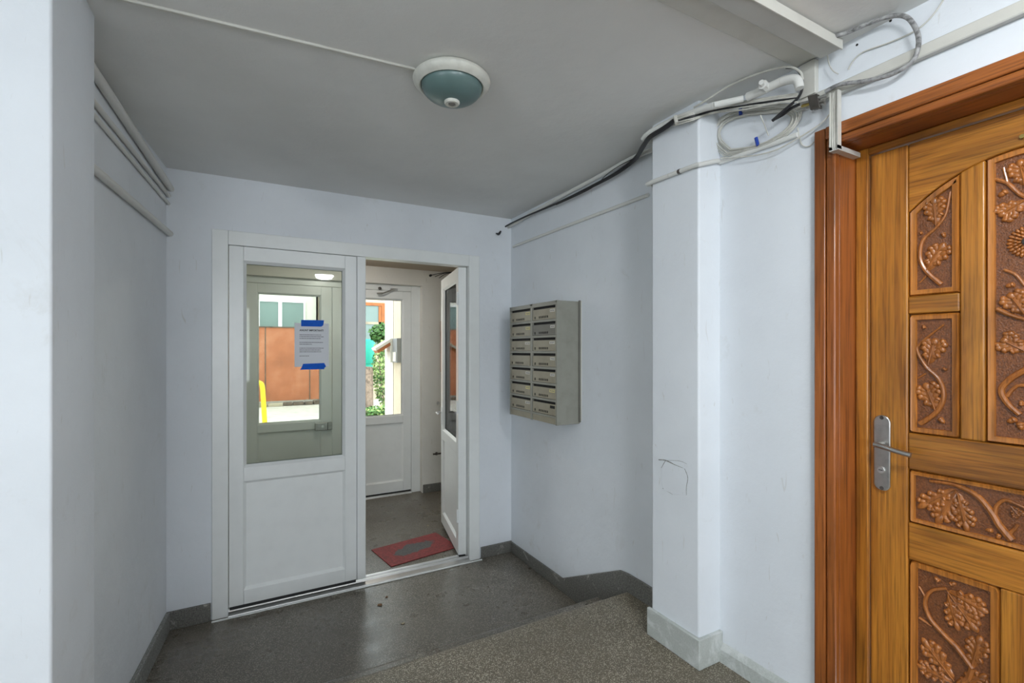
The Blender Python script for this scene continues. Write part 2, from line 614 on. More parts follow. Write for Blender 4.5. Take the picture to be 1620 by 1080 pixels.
# skirtings
struct('baseboard_far', boxes(((left_x(YF) , YF - 0.016, 0), (-0.208, YF, 0.108)), ((1.605, YF - 0.016, 0), (XR, YF, 0.088))), 'skirting_dark', 'dark chipped skirting beside the double door', 'baseboard', bevel=0.003)
bl = MB()
d = 0.02
b0 = left_x(2.005)
bl.prism([(b0, 2.005), (left_x(YF - .017), YF - .017), (left_x(YF) + d, YF - .017), (b0 + d, 2.005)], 'z', 0, 0.11)
struct('baseboard_left', bl, 'skirting_mid', 'grey terrazzo skirting along the left wall', 'baseboard', bevel=0.003)
br = MB().prism([(YF - .017, 0), (YF - .017, 0.085), (2.70, 0.092), (2.12, 0.380), (2.05, 0.388), (1.69, 0.388), (1.69, 0)], 'x', XR - 0.014, XR)
struct('baseboard_right', br, 'skirting_dark', 'dark skirting climbing over the two steps below the mailboxes', 'baseboard', bevel=0.004)
bp = MB().prism([(1.672, 1.704), (1.672, 1.398), (XN, 1.398), (XN, 1.416), (1.691, 1.416), (1.691, 1.704)], 'z', ZU, ZU + 0.130)
struct('baseboard_pillar', bp, 'skirting_painted', 'paint-smeared pale skirting wrapping the pillar', 'baseboard', bevel=0.004)
bn = MB().prism([(XN, ZU), (XN - 0.022, ZU), (XN - 0.018, ZU + 0.055), (XN - .004, ZU + 0.075), (XN, ZU + 0.08)], 'y', 1.002, 1.398)
struct('baseboard_right_near', bn, 'skirting_painted', 'low uneven painted skirting between pillar and wooden door', 'baseboard')

# plastered-over box on the pillar
pts = [on_x(x, y, 1.690) for x, y in [(1047, 741), (1053, 729), (1066, 733), (1083, 740), (1087, 752), (1086, 770), (1085, 783), (1066, 782), (1050, 774), (1046, 758)]]
pl = MB().prism([(p.y, p.z) for p in pts], 'x', 1.6885, 1.700)
pl.build('cover_plate', 'wall_paint', pillar, bevel=0.0012, label='painted-over blanking plate with a cracked outline')
cr = MB()
for seq, r in (([(1042, 727), (1053, 728), (1066, 734), (1083, 741)], .0022), ([(1053, 728), (1046, 740)], .0016), ([(1083, 741), (1088, 755), (1086, 770), (1086, 783)], .0012), ([(1053, 728), (1075, 729), (1087, 734)], .0008), ([(1048, 772), (1064, 782)], .0010)):
    cr.tube([on_x(x, y, 1.6895) for x, y in seq], [r, r * 1.2, r * .5], 5)
cr.build('crack', 'skirting_mid', pillar)

# ------------------------------------------------------------------ vestibule
YO = 5.42
struct('wall_vestibule_outer', boxes(((-0.9, 5.33, -0.1), (-0.165, 5.62, 2.8)), ((1.745, 5.33, -0.1), (2.9, 5.62, 2.8)), ((-0.165, 5.33, 2.385), (1.745, 5.62, 2.8))), 'vestibule_paint', 'greyish outer wall of the vestibule around the street door', 'wall')
struct('wall_vestibule_left', boxes(((-0.75, YF + .16, -0.1), (-0.45, 5.33, 2.8))), 'vestibule_paint', 'left side wall of the vestibule', 'wall')
struct('wall_vestibule_right', boxes(((2.6, YF + .16, -0.1), (2.8, 5.33, 2.8)), ((2.06, YF + .04, -0.1), (2.8, YF + .16, 2.8))), 'vestibule_paint', 'right side wall of the vestibule', 'wall')
struct('floor_vestibule', boxes(((2.0, YF + .16, -0.12), (2.7, 5.62, -0.0005))), 'terrazzo_lower', 'terrazzo floor strip in the vestibule corner', 'floor')
struct('ceiling_vestibule', boxes(((-0.9, YF + .16, 2.565), (2.8, 5.33, 2.8))), 'vestibule_ceiling_shade', 'vestibule ceiling with its warm brown shade put into the colour', 'ceiling')
struct('baseboard_vestibule', boxes(((1.750, 5.314, 0), (2.6, 5.33, 0.095))), 'skirting_dark', 'dark skirting right of the street door', 'baseboard', bevel=0.003)


def pvc_leaf(name, label, loc, rz, w, h, stile_l, stile_r, gz0, gz1, pz0, pz1, zb=0.0, t=0.06, astragal=0.0, pane='pane', side=-1):
    """PVC door leaf in local x (width), y (depth, front at y=0), z"""
    r = thing(name, label, 'door', loc, kind='structure', local=True, rz=rz)
    x0, x1 = stile_l, w - stile_r
    MB().box((0, 0, zb), (x0, t, h)).build('stile', 'pvc', r, bevel=0.003)
    MB().box((x1, 0, zb), (w, t, h)).build('stile', 'pvc', r, bevel=0.003)
    MB().box((x0, 0.0, gz1), (x1, t, h)).build('top_rail', 'pvc', r, bevel=0.003)
    MB().box((x0, 0.0, pz1), (x1, t, gz0)).build('lock_rail', 'pvc', r, bevel=0.003)
    MB().box((x0, 0.0, zb), (x1, t, pz0)).build('bottom_rail', 'pvc', r, bevel=0.003)
    for (z0, z1, nm) in ((gz0, gz1, 'glazing_bead'), (pz0, pz1, 'panel_bead')):
        b = MB()
        for yy0, yy1, e in ((0.004, 0.022, 0.016), (t - 0.022, t - 0.004, 0.016)):
            lo, hi = (x0, z0), (x1, z1)
            sgn = 1 if yy0 < t / 2 else -1
            ya, yb = (0.003, 0.020) if sgn > 0 else (t - 0.003, t - 0.020)
            o_ = [(x0, z0), (x1, z0), (x1, z1), (x0, z1)]
            i_ = [(x0 + e, z0 + e), (x1 - e, z0 + e), (x1 - e, z1 - e), (x0 + e, z1 - e)]
            vs = [(p[0], ya, p[1]) for p in o_] + [(p[0], yb, p[1]) for p in i_]
            b.add(vs, [(k, (k + 1) % 4, (k + 1) % 4 + 4, k + 4) for k in range(4)])
        b.build(nm, 'pvc', r)
    MB().box((x0 - .002, t / 2 - 0.006, gz0 - .002), (x1 + .002, t / 2 + 0.006, gz1 + .002)).build('glass_pane', pane, r, label='clear glass pane')
    MB().box((x0 - .002, 0.018, pz0 - .002), (x1 + .002, t - 0.018, pz1 + .002)).build('lower_panel', 'pvc', r)
    MB().box((.004, 0.006, zb - 0.020), (w - .004, t - 0.006, zb - .0005)).build('gap_shade_strip', 'rubber_and_gap_shade', r)  # black strip standing in for the shade in the gap under the leaf
    if astragal:
        MB().box((w + 0.001, -0.012, zb), (w + astragal, t * 0.6, h)).build('astragal', 'pvc', r, bevel=0.004)
    return r


# inner double door
fr = thing('trim_2', 'white plastic frame and threshold of the inner double door', 'door frame', (0.69, YF, 0), kind='structure')
FD = 0.085
MB().box((-0.203, YF - 0.012, 0), (-0.116, YF + FD, 2.388)).build('jamb', 'pvc', fr, bevel=0.004)
MB().box((1.503, YF - 0.012, 0), (1.592, YF + FD, 2.388)).build('jamb', 'pvc', fr, bevel=0.004)
MB().box((-0.116, YF - 0.012, 2.300), (1.503, YF + FD, 2.388)).build('head', 'pvc', fr, bevel=0.004)
th = MB().prism([(YF - 0.030, 0), (YF - 0.026, 0.010), (YF + 0.004, 0.022), (YF + 0.012, 0.034), (YF + 0.022, 0.034), (YF + 0.026, 0.024), (YF + 0.050, 0.024), (YF + 0.055, 0.034), (YF + 0.07, 0.034), (YF + 0.085, 0.012), (YF + 0.09, 0)], 'x', -0.116, 1.503)
th.build('threshold', 'alu', fr)
MB().box((-0.203, YF - 0.046, 0.0), (1.60, YF - 0.031, 0.008)).build('threshold_strip', 'pvc', fr, bevel=0.003)

leafA = pvc_leaf('door_2', 'closed white plastic door leaf with a taped notice on its glass', (-0.113, YF - 0.004, 0), 0, 0.766, 2.298, 0.080, 0.077, 0.910, 2.208, 0.142, 0.822, 0.052, 0.065, 0.060)
# open leaf, hinged on the right jamb and swung into the vestibule
ang = math.atan2(4.235 - 3.475, 1.640 - 1.500)
leafB = pvc_leaf('door_3', 'white plastic door leaf standing open beside the red mat', (1.497, 3.480, 0), ang, 0.775, 2.298, 0.080, 0.077, 0.910, 2.208, 0.142, 0.822, 0.040, 0.065, 0.0)
hg = MB()
for z in (0.35, 1.2, 2.05):
    hg.tube([(-0.006, 0.072, z - .05), (-0.006, 0.072, z + .05)], 0.009, 10, False)
hg.build('hinge', 'pvc', leafB, smooth=True)
hd = MB()
hd.tube([(0.735, 0.065, 1.07), (0.735, 0.11, 1.07), (0.70, 0.118, 1.07), (0.63, 0.118, 1.07)], 0.009, 8)
hd.box((0.720, 0.064, 0.96), (0.750, 0.071, 1.12))
hd.build('handle', 'alu', leafB, smooth=True)

# street double door
f3 = thing('trim_3', 'white plastic frame of the glazed street door', 'door frame', (0.8, YO, 0), kind='structure')
MB().box((-0.165, YO - 0.01, 0), (-0.062, YO + 0.08, 2.385)).build('jamb', 'pvc', f3, bevel=0.004)
MB().box((1.638, YO - 0.01, 0), (1.745, YO + 0.08, 2.385)).build('jamb', 'pvc', f3, bevel=0.004)
MB().box((-0.062, YO - 0.01, 2.320), (1.638, YO + 0.08, 2.385)).build('head', 'pvc', f3, bevel=0.004)
MB().prism([(YO - 0.03, 0), (YO - 0.02, 0.02), (YO + 0.08, 0.02), (YO + 0.09, 0)], 'x', -0.062, 1.638).build('threshold', 'alu', f3)
leafC = pvc_leaf('door_4', 'glazed street door leaf showing the rusty gate outside', (-0.060, YO - 0.004, 0), 0, 0.83, 2.318, 0.126, 0.106, 0.895, 2.226, 0.150, 0.815, 0.035, 0.065, 0.0, 'pane_clear')
leafD = pvc_leaf('door_5', 'glazed street door leaf showing ivy and a wall box outside', (0.775, YO - 0.004, 0), 0, 0.861, 2.318, 0.100, 0.089, 0.895, 2.226, 0.150, 0.815, 0.035, 0.065, 0.0, 'pane_clear')
lk = MB().box((0.66, -0.035, 0.800), (0.829, -0.001, 0.880)).build('rim_lock', 'steel', leafC, bevel=0.004, label='grey metal rim lock')
MB().lathe([(0.0001, -0.048), (0.014, -0.046), (0.016, -0.034)], (0.735, 0, 0.838), 16, 'y').build('lock_cylinder', 'alu', lk, smooth=True)
MB().box((0.782, -0.038, 0.802), (0.788, -0.034, 0.878)).build('lock_seam', 'slot_black', lk)
cl = MB()
cl.box((0.62, -0.022, 2.318), (0.70, -0.001, 2.345))
cl.tube([(0.66, -0.02, 2.335), (0.52, -0.05, 2.275)], 0.008, 8, False)
cl.tube([(0.52, -0.05, 2.275), (0.46, -0.05, 2.270)], 0.013, 8, False)
cl.build('closer_arm', 'alu', leafD, smooth=True, label='folded door closer arm')
MB().lathe([(0.0001, -0.032), (0.016, -0.030), (0.018, -0.008)], (0.50, 0, 2.335), 14, 'y').build('closer_knob', 'dark_metal', leafD, smooth=True)

# ------------------------------------------------------------------ wooden entrance door
XD = 1.949
YC = 0.49
tr = thing('trim_1', 'reddish varnished wooden frame around the carved door', 'door frame', (1.82, 0.49, ZU), kind='structure')


def mirror(y): return 2 * YC - y


def both(y0, y1): return [(y0, y1), (mirror(y1), mirror(y0))]


for a, b in both(0.962, 1.000):
    MB().box((1.803, a, ZU), (XN + .01, b, 2.442)).build('casing', 'casing_v', tr, bevel=0.004)
for a, b in both(0.929, 0.961):
    MB().box((1.806, a, ZU), (XN + .01, b, 2.40)).build('casing_bead', 'casing_v', tr, bevel=0.006)
    MB().box((XN + .011, a + .001, ZU), (2.03, b, 2.40)).build('jamb_lining', 'casing_v', tr, bevel=0.002)
MB().box((1.801, mirror(0.9615), 2.400), (XN + .01, 0.9615, 2.444)).build('casing_head', 'casing_h', tr, bevel=0.005)
MB().box((1.806, mirror(0.929), 2.372), (XN + .01, 0.929, 2.399)).build('casing_bead', 'casing_h', tr, bevel=0.005)
MB().box((XN + .011, mirror(0.929), 2.372), (2.03, 0.929, 2.399)).build('jamb_lining', 'casing_h', tr, bevel=0.002)
for a, b in both(0.889, 0.929):
    MB().box((1.939, a, ZU), (2.02, b, 2.372)).build('door_stop', 'oak_v', tr, bevel=0.004)
MB().box((1.939, mirror(0.889), 2.346), (2.02, 0.889, 2.372)).build('door_stop', 'oak_h', tr, bevel=0.004)

dr = thing('door_1', 'varnished oak door with carved oak-leaf panels and steel lever handle', 'door', (XD, YC, ZU), kind='structure')
T0, T1 = XD, XD + 0.045
ZT, ZB = 2.343, ZU + 0.004


def arch(y):      # underside of the top rail, peak at the middle of the door
    return 2.236 - 1.37 * (y - YC) ** 2 - 2.0 * abs(y - YC) ** 4


def member(name, y0, y1, z0, z1, mat):
    return MB().box((T0, y0, z0), (T1, y1, z1)).build(name, mat, dr, bevel=0.005, seg=3)


E0, E1 = mirror(0.886), 0.886
for a, b in both(0.7745, 0.886): member('stile', a, b, ZB, ZT, 'oak_v')
top = [(0.774, ZT), (mirror(0.774), ZT)]
for i in range(25):
    y = mirror(0.774) + (0.774 - mirror(0.774)) * i / 24
    top.append((y, arch(y)))
MB().prism(top, 'x', T0, T1).build('top_rail', 'oak_h', dr, bevel=0.005, seg=3)
for a, b in both(0.5815, 0.6395):
    ys = [a + (b - a) * i / 6 for i in range(7)]
    MB().prism([(a, 1.3705), (b, 1.3705)] + [(y, arch(y) - .0005) for y in reversed(ys)], 'x', T0, T1).build('muntin', 'oak_v', dr, bevel=0.005, seg=3)
for a, b in both(0.640, 0.774): member('cross_rail', a, b, 1.770, 1.829, 'oak_h')
member('lock_rail', mirror(0.774), 0.774, 1.247, 1.370, 'oak_h')
member('middle_rail', mirror(0.774), 0.774, 0.945, 1.068, 'oak_h')
member('muntin', mirror(0.548), 0.548, 0.4205, 0.9445, 'oak_v')
member('bottom_rail', mirror(0.774), 0.774, ZB, 0.420, 'oak_h')


def inset(poly, e):
    """inward offset of a polygon (towards its centre line by vertex normals)"""
    n = len(poly)
    area2 = sum(poly[i][0] * poly[(i + 1) % n][1] - poly[(i + 1) % n][0] * poly[i][1] for i in range(n))
    sg = 1 if area2 > 0 else -1
    out = []
    for i in range(n):
        p, q, r_ = Vector(poly[i - 1]), Vector(poly[i]), Vector(poly[(i + 1) % n])
        d1, d2 = (q - p).normalized(), (r_ - q).normalized()
        n1, n2 = Vector((-d1.y, d1.x)) * sg, Vector((-d2.y, d2.x)) * sg
        k = 1 + n1.dot(n2)
        out.append(tuple(q + (n1 + n2) / max(k, 0.3) * e))
    return out


def panel(name, shape, label, border=0.020):
    """carved panel: moulded lip, raised flat border, sunk ground; shape(e) is the outline inset by e"""
    pb = MB()
    rings = [(shape(0), T0 + 0.020), (shape(0.001), T0 + 0.010), (shape(0.006), T0 + 0.002), (shape(0.010), T0 + 0.0035), (shape(border), T0 + 0.0035), (shape(border + 0.0015), T0 + 0.013)]
    n = len(rings[0][0])
    vs = [(x, p[0], p[1]) for pl_, x in rings for p in pl_]
    fs = []
    for k in range(len(rings) - 1):
        for i in range(n):
            j = (i + 1) % n
            fs.append((k * n + i, k * n + j, (k + 1) * n + j, (k + 1) * n + i))
    pb.add(vs, fs)
    po = MB().prism(shape(border + 0.0005), 'x', T0 + 0.0115, T0 + 0.023).build(name, 'carved_ground', dr, label=label)
    pb.build('panel_border', 'panel_border', po, smooth=True)
    return po


def arched(y0, y1, z0):
    ys = [y0 + (y1 - y0) * i / 10 for i in range(11)]
    poly = [(y0, z0), (y1, z0)] + [(y, arch(y)) for y in reversed(ys)]
    return lambda e: inset(poly, e) if e else poly


def rect(y0, y1, z0, z1, cr=0.012):
    def f(e):
        a, b, p, q, c = y0 + e, y1 - e, z0 + e, z1 - e, max(cr - e, 0.0006)
        return [(a + c, p), (b - c, p), (b - c * .3, p + c * .3), (b, p + c), (b, q - c), (b - c * .3, q - c * .3), (b - c, q), (a + c, q), (a + c * .3, q - c * .3), (a, q - c), (a, p + c), (a + c * .3, p + c * .3)]
    return f


XG = T0 + 0.0115        # level of the sunk ground


def ell(mb, c, du, dv, lu, lv, h, n=8, rings=3):
    """half ellipsoid on the panel ground; du, dv unit vectors in (y,z)"""
    vs, fs = [], []
    for k in range(rings):
        a = (math.pi / 2) * k / rings
        for q in range(n):
            t = 2 * math.pi * q / n
            u, v = lu * math.cos(a) * math.cos(t), lv * math.cos(a) * math.sin(t)
            vs.append((XG - h * math.sin(a) + (0.001 if k == 0 else 0), c[0] + du[0] * u + dv[0] * v, c[1] + du[1] * u + dv[1] * v))
    vs.append((XG - h, c[0], c[1]))
    for k in range(rings - 1):
        for q in range(n):
            fs.append((k * n + q, k * n + (q + 1) % n, (k + 1) * n + (q + 1) % n, (k + 1) * n + q))
    for q in range(n):
        fs.append(((rings - 1) * n + q, (rings - 1) * n + (q + 1) % n, rings * n))
    mb.add(vs, fs)


def yz(x, y):
    p = on_x(x, y, XD + 0.008)
    return (p.y, p.z)


def carve_leaf(po, base, tip, w, pairs=4):
    b, t = Vector(base), Vector(tip)
    ax = (t - b)
    ln = ax.length
    ax.normalize()
    nx = Vector((-ax.y, ax.x))
    w *= 1.12
    m = MB()
    ell(m, b + ax * ln * .48, ax, nx, ln * .47, w * .25, 0.0062, 12)
    for k in range(pairs):
        f = 0.20 + 0.50 * k / (pairs - 1)
        ww = w * (0.34, 0.50, 0.54, 0.42)[min(k, 3)] if pairs == 4 else w * .45
        for sgn in (-1, 1):
            d = (ax * 0.62 + nx * sgn * 0.80).normalized()
            dn = Vector((-d.y, d.x))
            f2 = f + (0.05 if sgn > 0 else 0)
            ell(m, b + ax * ln * f2 + d * ww * .54, d, dn, ww * .52, w * .135, 0.0070, 10)
            ell(m, b + ax * ln * f2 + d * ww * .84, d, dn, ww * .26, w * .15, 0.0092, 10)
    ell(m, t - ax * ln * .13, ax, nx, ln * .17, w * .17, 0.0092, 10)
    m.tube([(XG - .0072, *(b + ax * ln * q)) for q in (0, .5, .92)], [.0022, .0016, .0008], 5, False)
    m.build('carved_leaf', 'carving', po, smooth=True)


def carve_branch(po, pts, r0, r1):
    m = MB()
    m.tube([(XG - r0 * .35, *p) for p in pts], [r0, (r0 + r1) / 2, r1], 8)
    m.build('carved_branch', 'carving', po, smooth=True)


def carve_acorn(po, c, d, s):
    d = Vector(d).normalized()
    n = Vector((-d.y, d.x))
    m = MB()
    c = Vector(c)
    ell(m, c, d, n, s, s * .68, 0.009, 10)
    ell(m, c - d * s * .55, d, n, s * .55, s * .8, 0.010, 10)
    m.build('carved_acorn', 'carving', po, smooth=True)


def cp(ox, oy, sc):
    return lambda x, y: yz(ox + x * sc, oy + y * sc)


class Plan:
    """carving of one panel; a flipped plan mirrors it about the middle of the door"""
    def __init__(s, po, q, flip=False): s.po, s.q, s.fl = po, q, flip
    def p(s, x, y):
        a, b = s.q(x, y)
        return (mirror(a), b) if s.fl else (a, b)
    def leaf(s, bx, by, tx, ty, w): carve_leaf(s.po, s.p(bx, by), s.p(tx, ty), w)
    def branch(s, pts, r0, r1): carve_branch(s.po, [s.p(*a) for a in pts], r0, r1)
    def acorn(s, x, y, dx, dy, sz=.009):
        a, b = Vector(s.p(x, y)), Vector(s.p(x + dx, y + dy))
        carve_acorn(s.po, a, b - a, sz)


MB().box((T0 + 0.024, E0 + .001, ZB + .001), (T1 - .001, E1 - .001, ZT - .001)).build('core', 'oak_v', dr)
qa = cp(1400, 200, 220 / 792)
qb = cp(1400, 480, 220 / 914)
qc = cp(1400, 720, 220 / 660)
for flip in (False, True):
    sd = (lambda a, b: (a, b)) if not flip else (lambda a, b: (mirror(b), mirror(a)))
    y0, y1 = sd(0.640, 0.774)
    po = panel('carved_panel', arched(y0, y1, 1.829), 'arched panel carved with two oak leaves')
    P = Plan(po, qa, flip)
    P.branch([(320, 900), (240, 830), (200, 750), (215, 650), (290, 575), (345, 500), (372, 370)], .0075, .003)
    P.branch([(240, 845), (195, 890)], .003, .0025)
    P.leaf(292, 565, 275, 405, .060)
    P.leaf(235, 825, 335, 665, .062)
    P.acorn(333, 618, 8, 20)
    P.acorn(205, 605, -8, -25, .006)
    po = panel('carved_panel', rect(y0, y1, 1.370, 1.770), 'rectangular panel carved with oak leaves on a winding branch')
    P = Plan(po, qb, flip)
    P.branch([(230, 790), (335, 715), (385, 610), (355, 500), (270, 415), (212, 310), (240, 255), (385, 138)], .0085, .003)
    P.branch([(268, 460), (215, 490)], .003, .002)
    P.leaf(285, 400, 330, 232, .066)
    P.leaf(335, 705, 262, 525, .068)
    P.acorn(390, 430, -12, -8, .007)
    P.acorn(255, 152, -8, -22, .007)
    P.acorn(372, 770, 20, 24, .011)
    y0, y1 = sd(0.548, 0.774)
    po = panel('carved_panel', rect(y0, y1, 0.420, 0.945, 0.02), 'lower panel carved with bunches of oak leaves', 0.022)
    P = Plan(po, qc, flip)
    P.branch([(415, 1010), (340, 910), (280, 850), (212, 770), (190, 695), (222, 642), (290, 632)], .0085, .0045)
    P.branch([(160, 622), (185, 665), (190, 690)], .003, .004)
    P.branch([(162, 770), (222, 812)], .0045, .003)
    P.branch([(415, 1010), (395, 1060), (350, 1090), (330, 1180), (360, 1300)], .009, .010)
    P.leaf(296, 640, 488, 748, .056)
    P.leaf(300, 645, 435, 838, .060)
    P.leaf(300, 655, 345, 830, .050)
    P.leaf(410, 1010, 452, 862, .056)
    P.leaf(330, 1070, 178, 872, .062)
    P.leaf(325, 1080, 150, 992, .050)
    P.leaf(345, 1090, 480, 1045, .045)
    P.acorn(245, 588, -20, -22, .009)
    P.acorn(322, 610, 18, -4, .009)
    for (a, b, c, e) in ((340, 1180, 200, 1260), (350, 1250, 470, 1180), (355, 1300, 240, 1400)):
        P.leaf(a, b, c, e, .06)
po = panel('carved_panel', arched(mirror(0.581), 0.581, 1.371), 'tall middle panel carved with oak leaves around a rosette')
for flip in (False, True):
    P = Plan(po, qa, flip)
    P.branch([(622, 300), (695, 322), (760, 380), (800, 400)], .005, .006)
    P.branch([(675, 235), (697, 322)], .004, .004)
    P.acorn(668, 382, -14, 10, .012)
    P.leaf(800, 420, 650, 510, .060)
    P.leaf(800, 340, 765, 190, .060)
    P.branch([(675, 815), (745, 845), (795, 905)], .004, .005)
    P.acorn(710, 905, -20, 6, .011)
    P.leaf(800, 1075, 705, 950, .06)
    P = Plan(po, qb, flip)
    P.branch([(735, 35), (830, 78), (940, 110)], .007, .005)
    P.leaf(930, 315, 762, 235, .062)
    P.branch([(935, 430), (830, 490), (765, 565), (800, 650), (885, 730)], .009, .007)
    P.branch([(935, 540), (860, 545), (800, 610)], .005, .005)
    P.acorn(830, 770, -24, 10, .012)
    P.acorn(890, 808, 4, 22, .012)
    P.acorn(895, 655, 0, -20, .008)
ro = MB()
rc = (YC, 1.961)
for rr, nn, rz_ in ((.040, 26, .0075), (.030, 20, .006), (.020, 14, .005)):
    for k in range(nn):
        a = 2 * math.pi * (k + (.5 if rr == .030 else 0)) / nn
        d_ = (math.cos(a), math.sin(a))
        ell(ro, (rc[0] + d_[0] * rr, rc[1] + d_[1] * rr), d_, (-d_[1], d_[0]), .0085, rr * 3.3 / nn, rz_ + (.040 - rr) * .12)
ell(ro, rc, (1, 0), (0, 1), .02, .02, .008, 16)
ro.build('rosette', 'carving', po, smooth=True)
MB().lathe([(0.013, XG - .002), (0.013, XG - .012), (0.009, XG - .0135), (0.008, XG - .011), (0.0001, XG - .0115)], (0, rc[0], rc[1]), 20, 'x').build('peephole', 'dark_metal', po, smooth=True, label='small dark peephole')
# horizontal band
po = panel('carved_panel', rect(mirror(0.774), 0.774, 1.068, 1.247, 0.010), 'wide horizontal panel carved with an oak twig', 0.016)
for flip in (False, True):
    P = Plan(po, qc, flip)
    P.branch([(212, 122), (290, 132), (352, 148), (440, 195), (505, 270), (545, 335), (602, 402)], .005, .011)
    P.branch([(520, 285), (530, 240), (570, 214), (640, 240), (680, 262)], .006, .004)
    P.branch([(588, 375), (612, 352), (630, 328)], .006, .004)
    P.leaf(338, 160, 158, 248, .058)
    P.leaf(340, 168, 245, 322, .060)
    P.leaf(346, 175, 388, 360, .056)
    P.leaf(600, 240, 640, 290, .03)
    P.acorn(492, 356, -24, -2, .009)
    P.acorn(538, 386, -8, 18, .009)
MB().lathe([(0.0001, T0 - .008), (0.006, T0 - .008), (0.006, T0 + .002)], (0, 0.500, 2.262), 12, 'x').build('screw', 'brass', dr, smooth=True)

# lever handle
hp = []
for i in range(24):
    a = 2 * math.pi * i / 24
    hp.append((0.847 + 0.0255 * math.cos(a) * (1 if abs(math.cos(a)) < .98 else 1), 1.289 + 0.107 * (1 if math.sin(a) >= 0 else -1) + 0.025 * math.sin(a)))
ho = MB().prism(hp, 'x', T0 - 0.009, T0 - 0.0005).build('handle_plate', 'steel', dr, bevel=0.003, label='brushed steel handle plate')
lv = MB()
lv.tube([(T0 - .006, 0.847, 1.322), (T0 - .048, 0.847, 1.322)], 0.0095, 12, False)
e_ = on_x(1441, 720, T0 - .046)
lv.tube([(T0 - .048, 0.852, 1.322), (T0 - .049, 0.83, 1.319), (T0 - .048, 0.79, 1.310), (T0 - .046, e_.y, e_.z)], [0.0095, 0.0085, 0.008, 0.0085], 10)
lv.build('lever', 'steel', ho, smooth=True)
kh = on_x(1394, 743, T0 - .01)
MB().lathe([(0.0001, T0 - .0135), (0.011, T0 - .0135), (0.0125, T0 - .012), (0.013, T0 - .008)], (0, kh.y, kh.z), 24, 'x').build('lock_cylinder', 'alu', ho, smooth=True)
MB().box((T0 - .0142, kh.y - .006, kh.z - .0012), (T0 - .0134, kh.y + .006, kh.z + .0012)).build('keyhole', 'slot_black', ho)
for z in (1.412, 1.166):
    MB().lathe([(0.0001, T0 - .010), (0.006, T0 - .0102), (0.007, T0 - .008)], (0, 0.847, z), 14, 'x').build('plate_dimple', 'dark_metal', ho, smooth=True)

# ------------------------------------------------------------------ mailboxes
XM, MY0, MY1, MZ0, MZ1 = 1.700, 2.512, 3.135, 1.170, 1.963
mb = thing('mailbox_bank', 'grey-beige metal bank of fourteen mailboxes on the right wall', 'mailbox', (1.79, 2.82, MZ0))
MB().box((XM + .014, MY0 + .001, MZ0), (XR, MY1, MZ1)).build('body', 'mailbox_paint', mb, bevel=0.002)
mc = (MY0 + MY1) / 2
fm = MB()
for a, b in ((MY0, MY0 + .016), (mc - .012, mc + .012), (MY1 - .016, MY1)):
    fm.box((XM, a, MZ0), (XM + .016, b, MZ1))
pitch = 0.1035
ztop = MZ1 - 0.012
for k in range(8):
    z = ztop - k * pitch
    fm.box((XM + .0005, MY0 + .016, z - .014), (XM + .016, mc - .012, z))
    fm.box((XM + .0005, mc + .012, z - .014), (XM + .016, MY1 - .016, z))
fm.box((XM, MY0 + .001, MZ1 - .012), (XM + .016, MY1 - .001, MZ1 - .0002))
fm.build('front_frame', 'mailbox_paint', mb)
zl = ztop - 7 * pitch
for a, b in ((MY0 + .017, mc - .013), (mc + .013, MY1 - .017)):
    MB().box((XM + .004, a, MZ0 + .002), (XM + .016, b, zl - .015)).build('bottom_flap', 'mailbox_door_paint', mb, bevel=0.001)
for k in range(7):
    z1 = ztop - k * pitch - .014
    z0 = ztop - (k + 1) * pitch
    for c, (a, b) in enumerate(((MY0 + .018, mc - .014), (mc + .014, MY1 - .018))):     # c 0: near column (right in the photo)
        dark = (k == 1 and c == 0) or (k == 6 and c == 0)
        MB().box((XM + .012, a, z1 - .018), (XM + .0145, b, z1)).build('letter_slot', 'slot_black', mb)
        tilt = -0.008 if (k, c) == (3, 1) else 0.0
        dm = MB().box((XM + .003 + tilt, a + .001, z0 + .002), (XM + .011 + tilt * .3, b - .001, z1 - .017))
        do = dm.build('box_door', 'mailbox_dark_paint' if (k == 1 and c == 0) else 'mailbox_door_paint', mb, bevel=0.001)
        vt = MB()
        for q in range(6):
            yy = b - .085 - q * .020
            vt.box((XM + .0015 + tilt, yy - .0042, z0 + .012), (XM + .0032 + tilt, yy + .0042, z0 + .026))
        vt.build('vent_slots', 'slot_black', do)
        MB().box((XM + .0005 + tilt, b - .034, z0 + .010), (XM + .0032 + tilt, b - .027, z0 + .026)).build('keyhole', 'slot_black', do)
        sm = 'slot_black' if (k, c) == (6, 0) else ('sticker_yellow' if (k, c) in ((0, 1), (5, 1), (5, 0), (1, 1)) else 'sticker_white')
        if (k, c) != (3, 1):
            w_ = random.uniform(.050, .066)
            MB().box((XM + .0018 + tilt, a + .010, z0 + .046), (XM + .0033 + tilt, a + .010 + w_, z0 + .064)).build('name_sticker', sm, do)
            tx = MB()
            for q in range(3):
                yy = a + .016 + q * w_ * .28
                tx.box((XM + .0013 + tilt, yy, z0 + .050 + random.uniform(0, .003)), (XM + .0019 + tilt, yy + w_ * .16, z0 + .059))
            if sm != 'slot_black':
                tx.build('sticker_writing', 'ink_grey', do)
MB().box((XR - .012, MY0 - .012, MZ0 + .01), (XR + .001, MY0 + .003, MZ1 + .006)).build('wall_flange', 'mailbox_dark_paint', mb, bevel=0.003)
MB().box((XR - .004, MY0 - .019, MZ0 + .02), (XR + .001, MY0 - .0125, MZ1 + .004)).build('paint_edge', 'trunking', mb, bevel=0.0015, label='chipped white paint edge')

# ------------------------------------------------------------------ ceiling lamps


emit('added_lamp_glow', (1.0, 0.95, 0.88), 62.0)  # glow of the lamp added in the vestibule


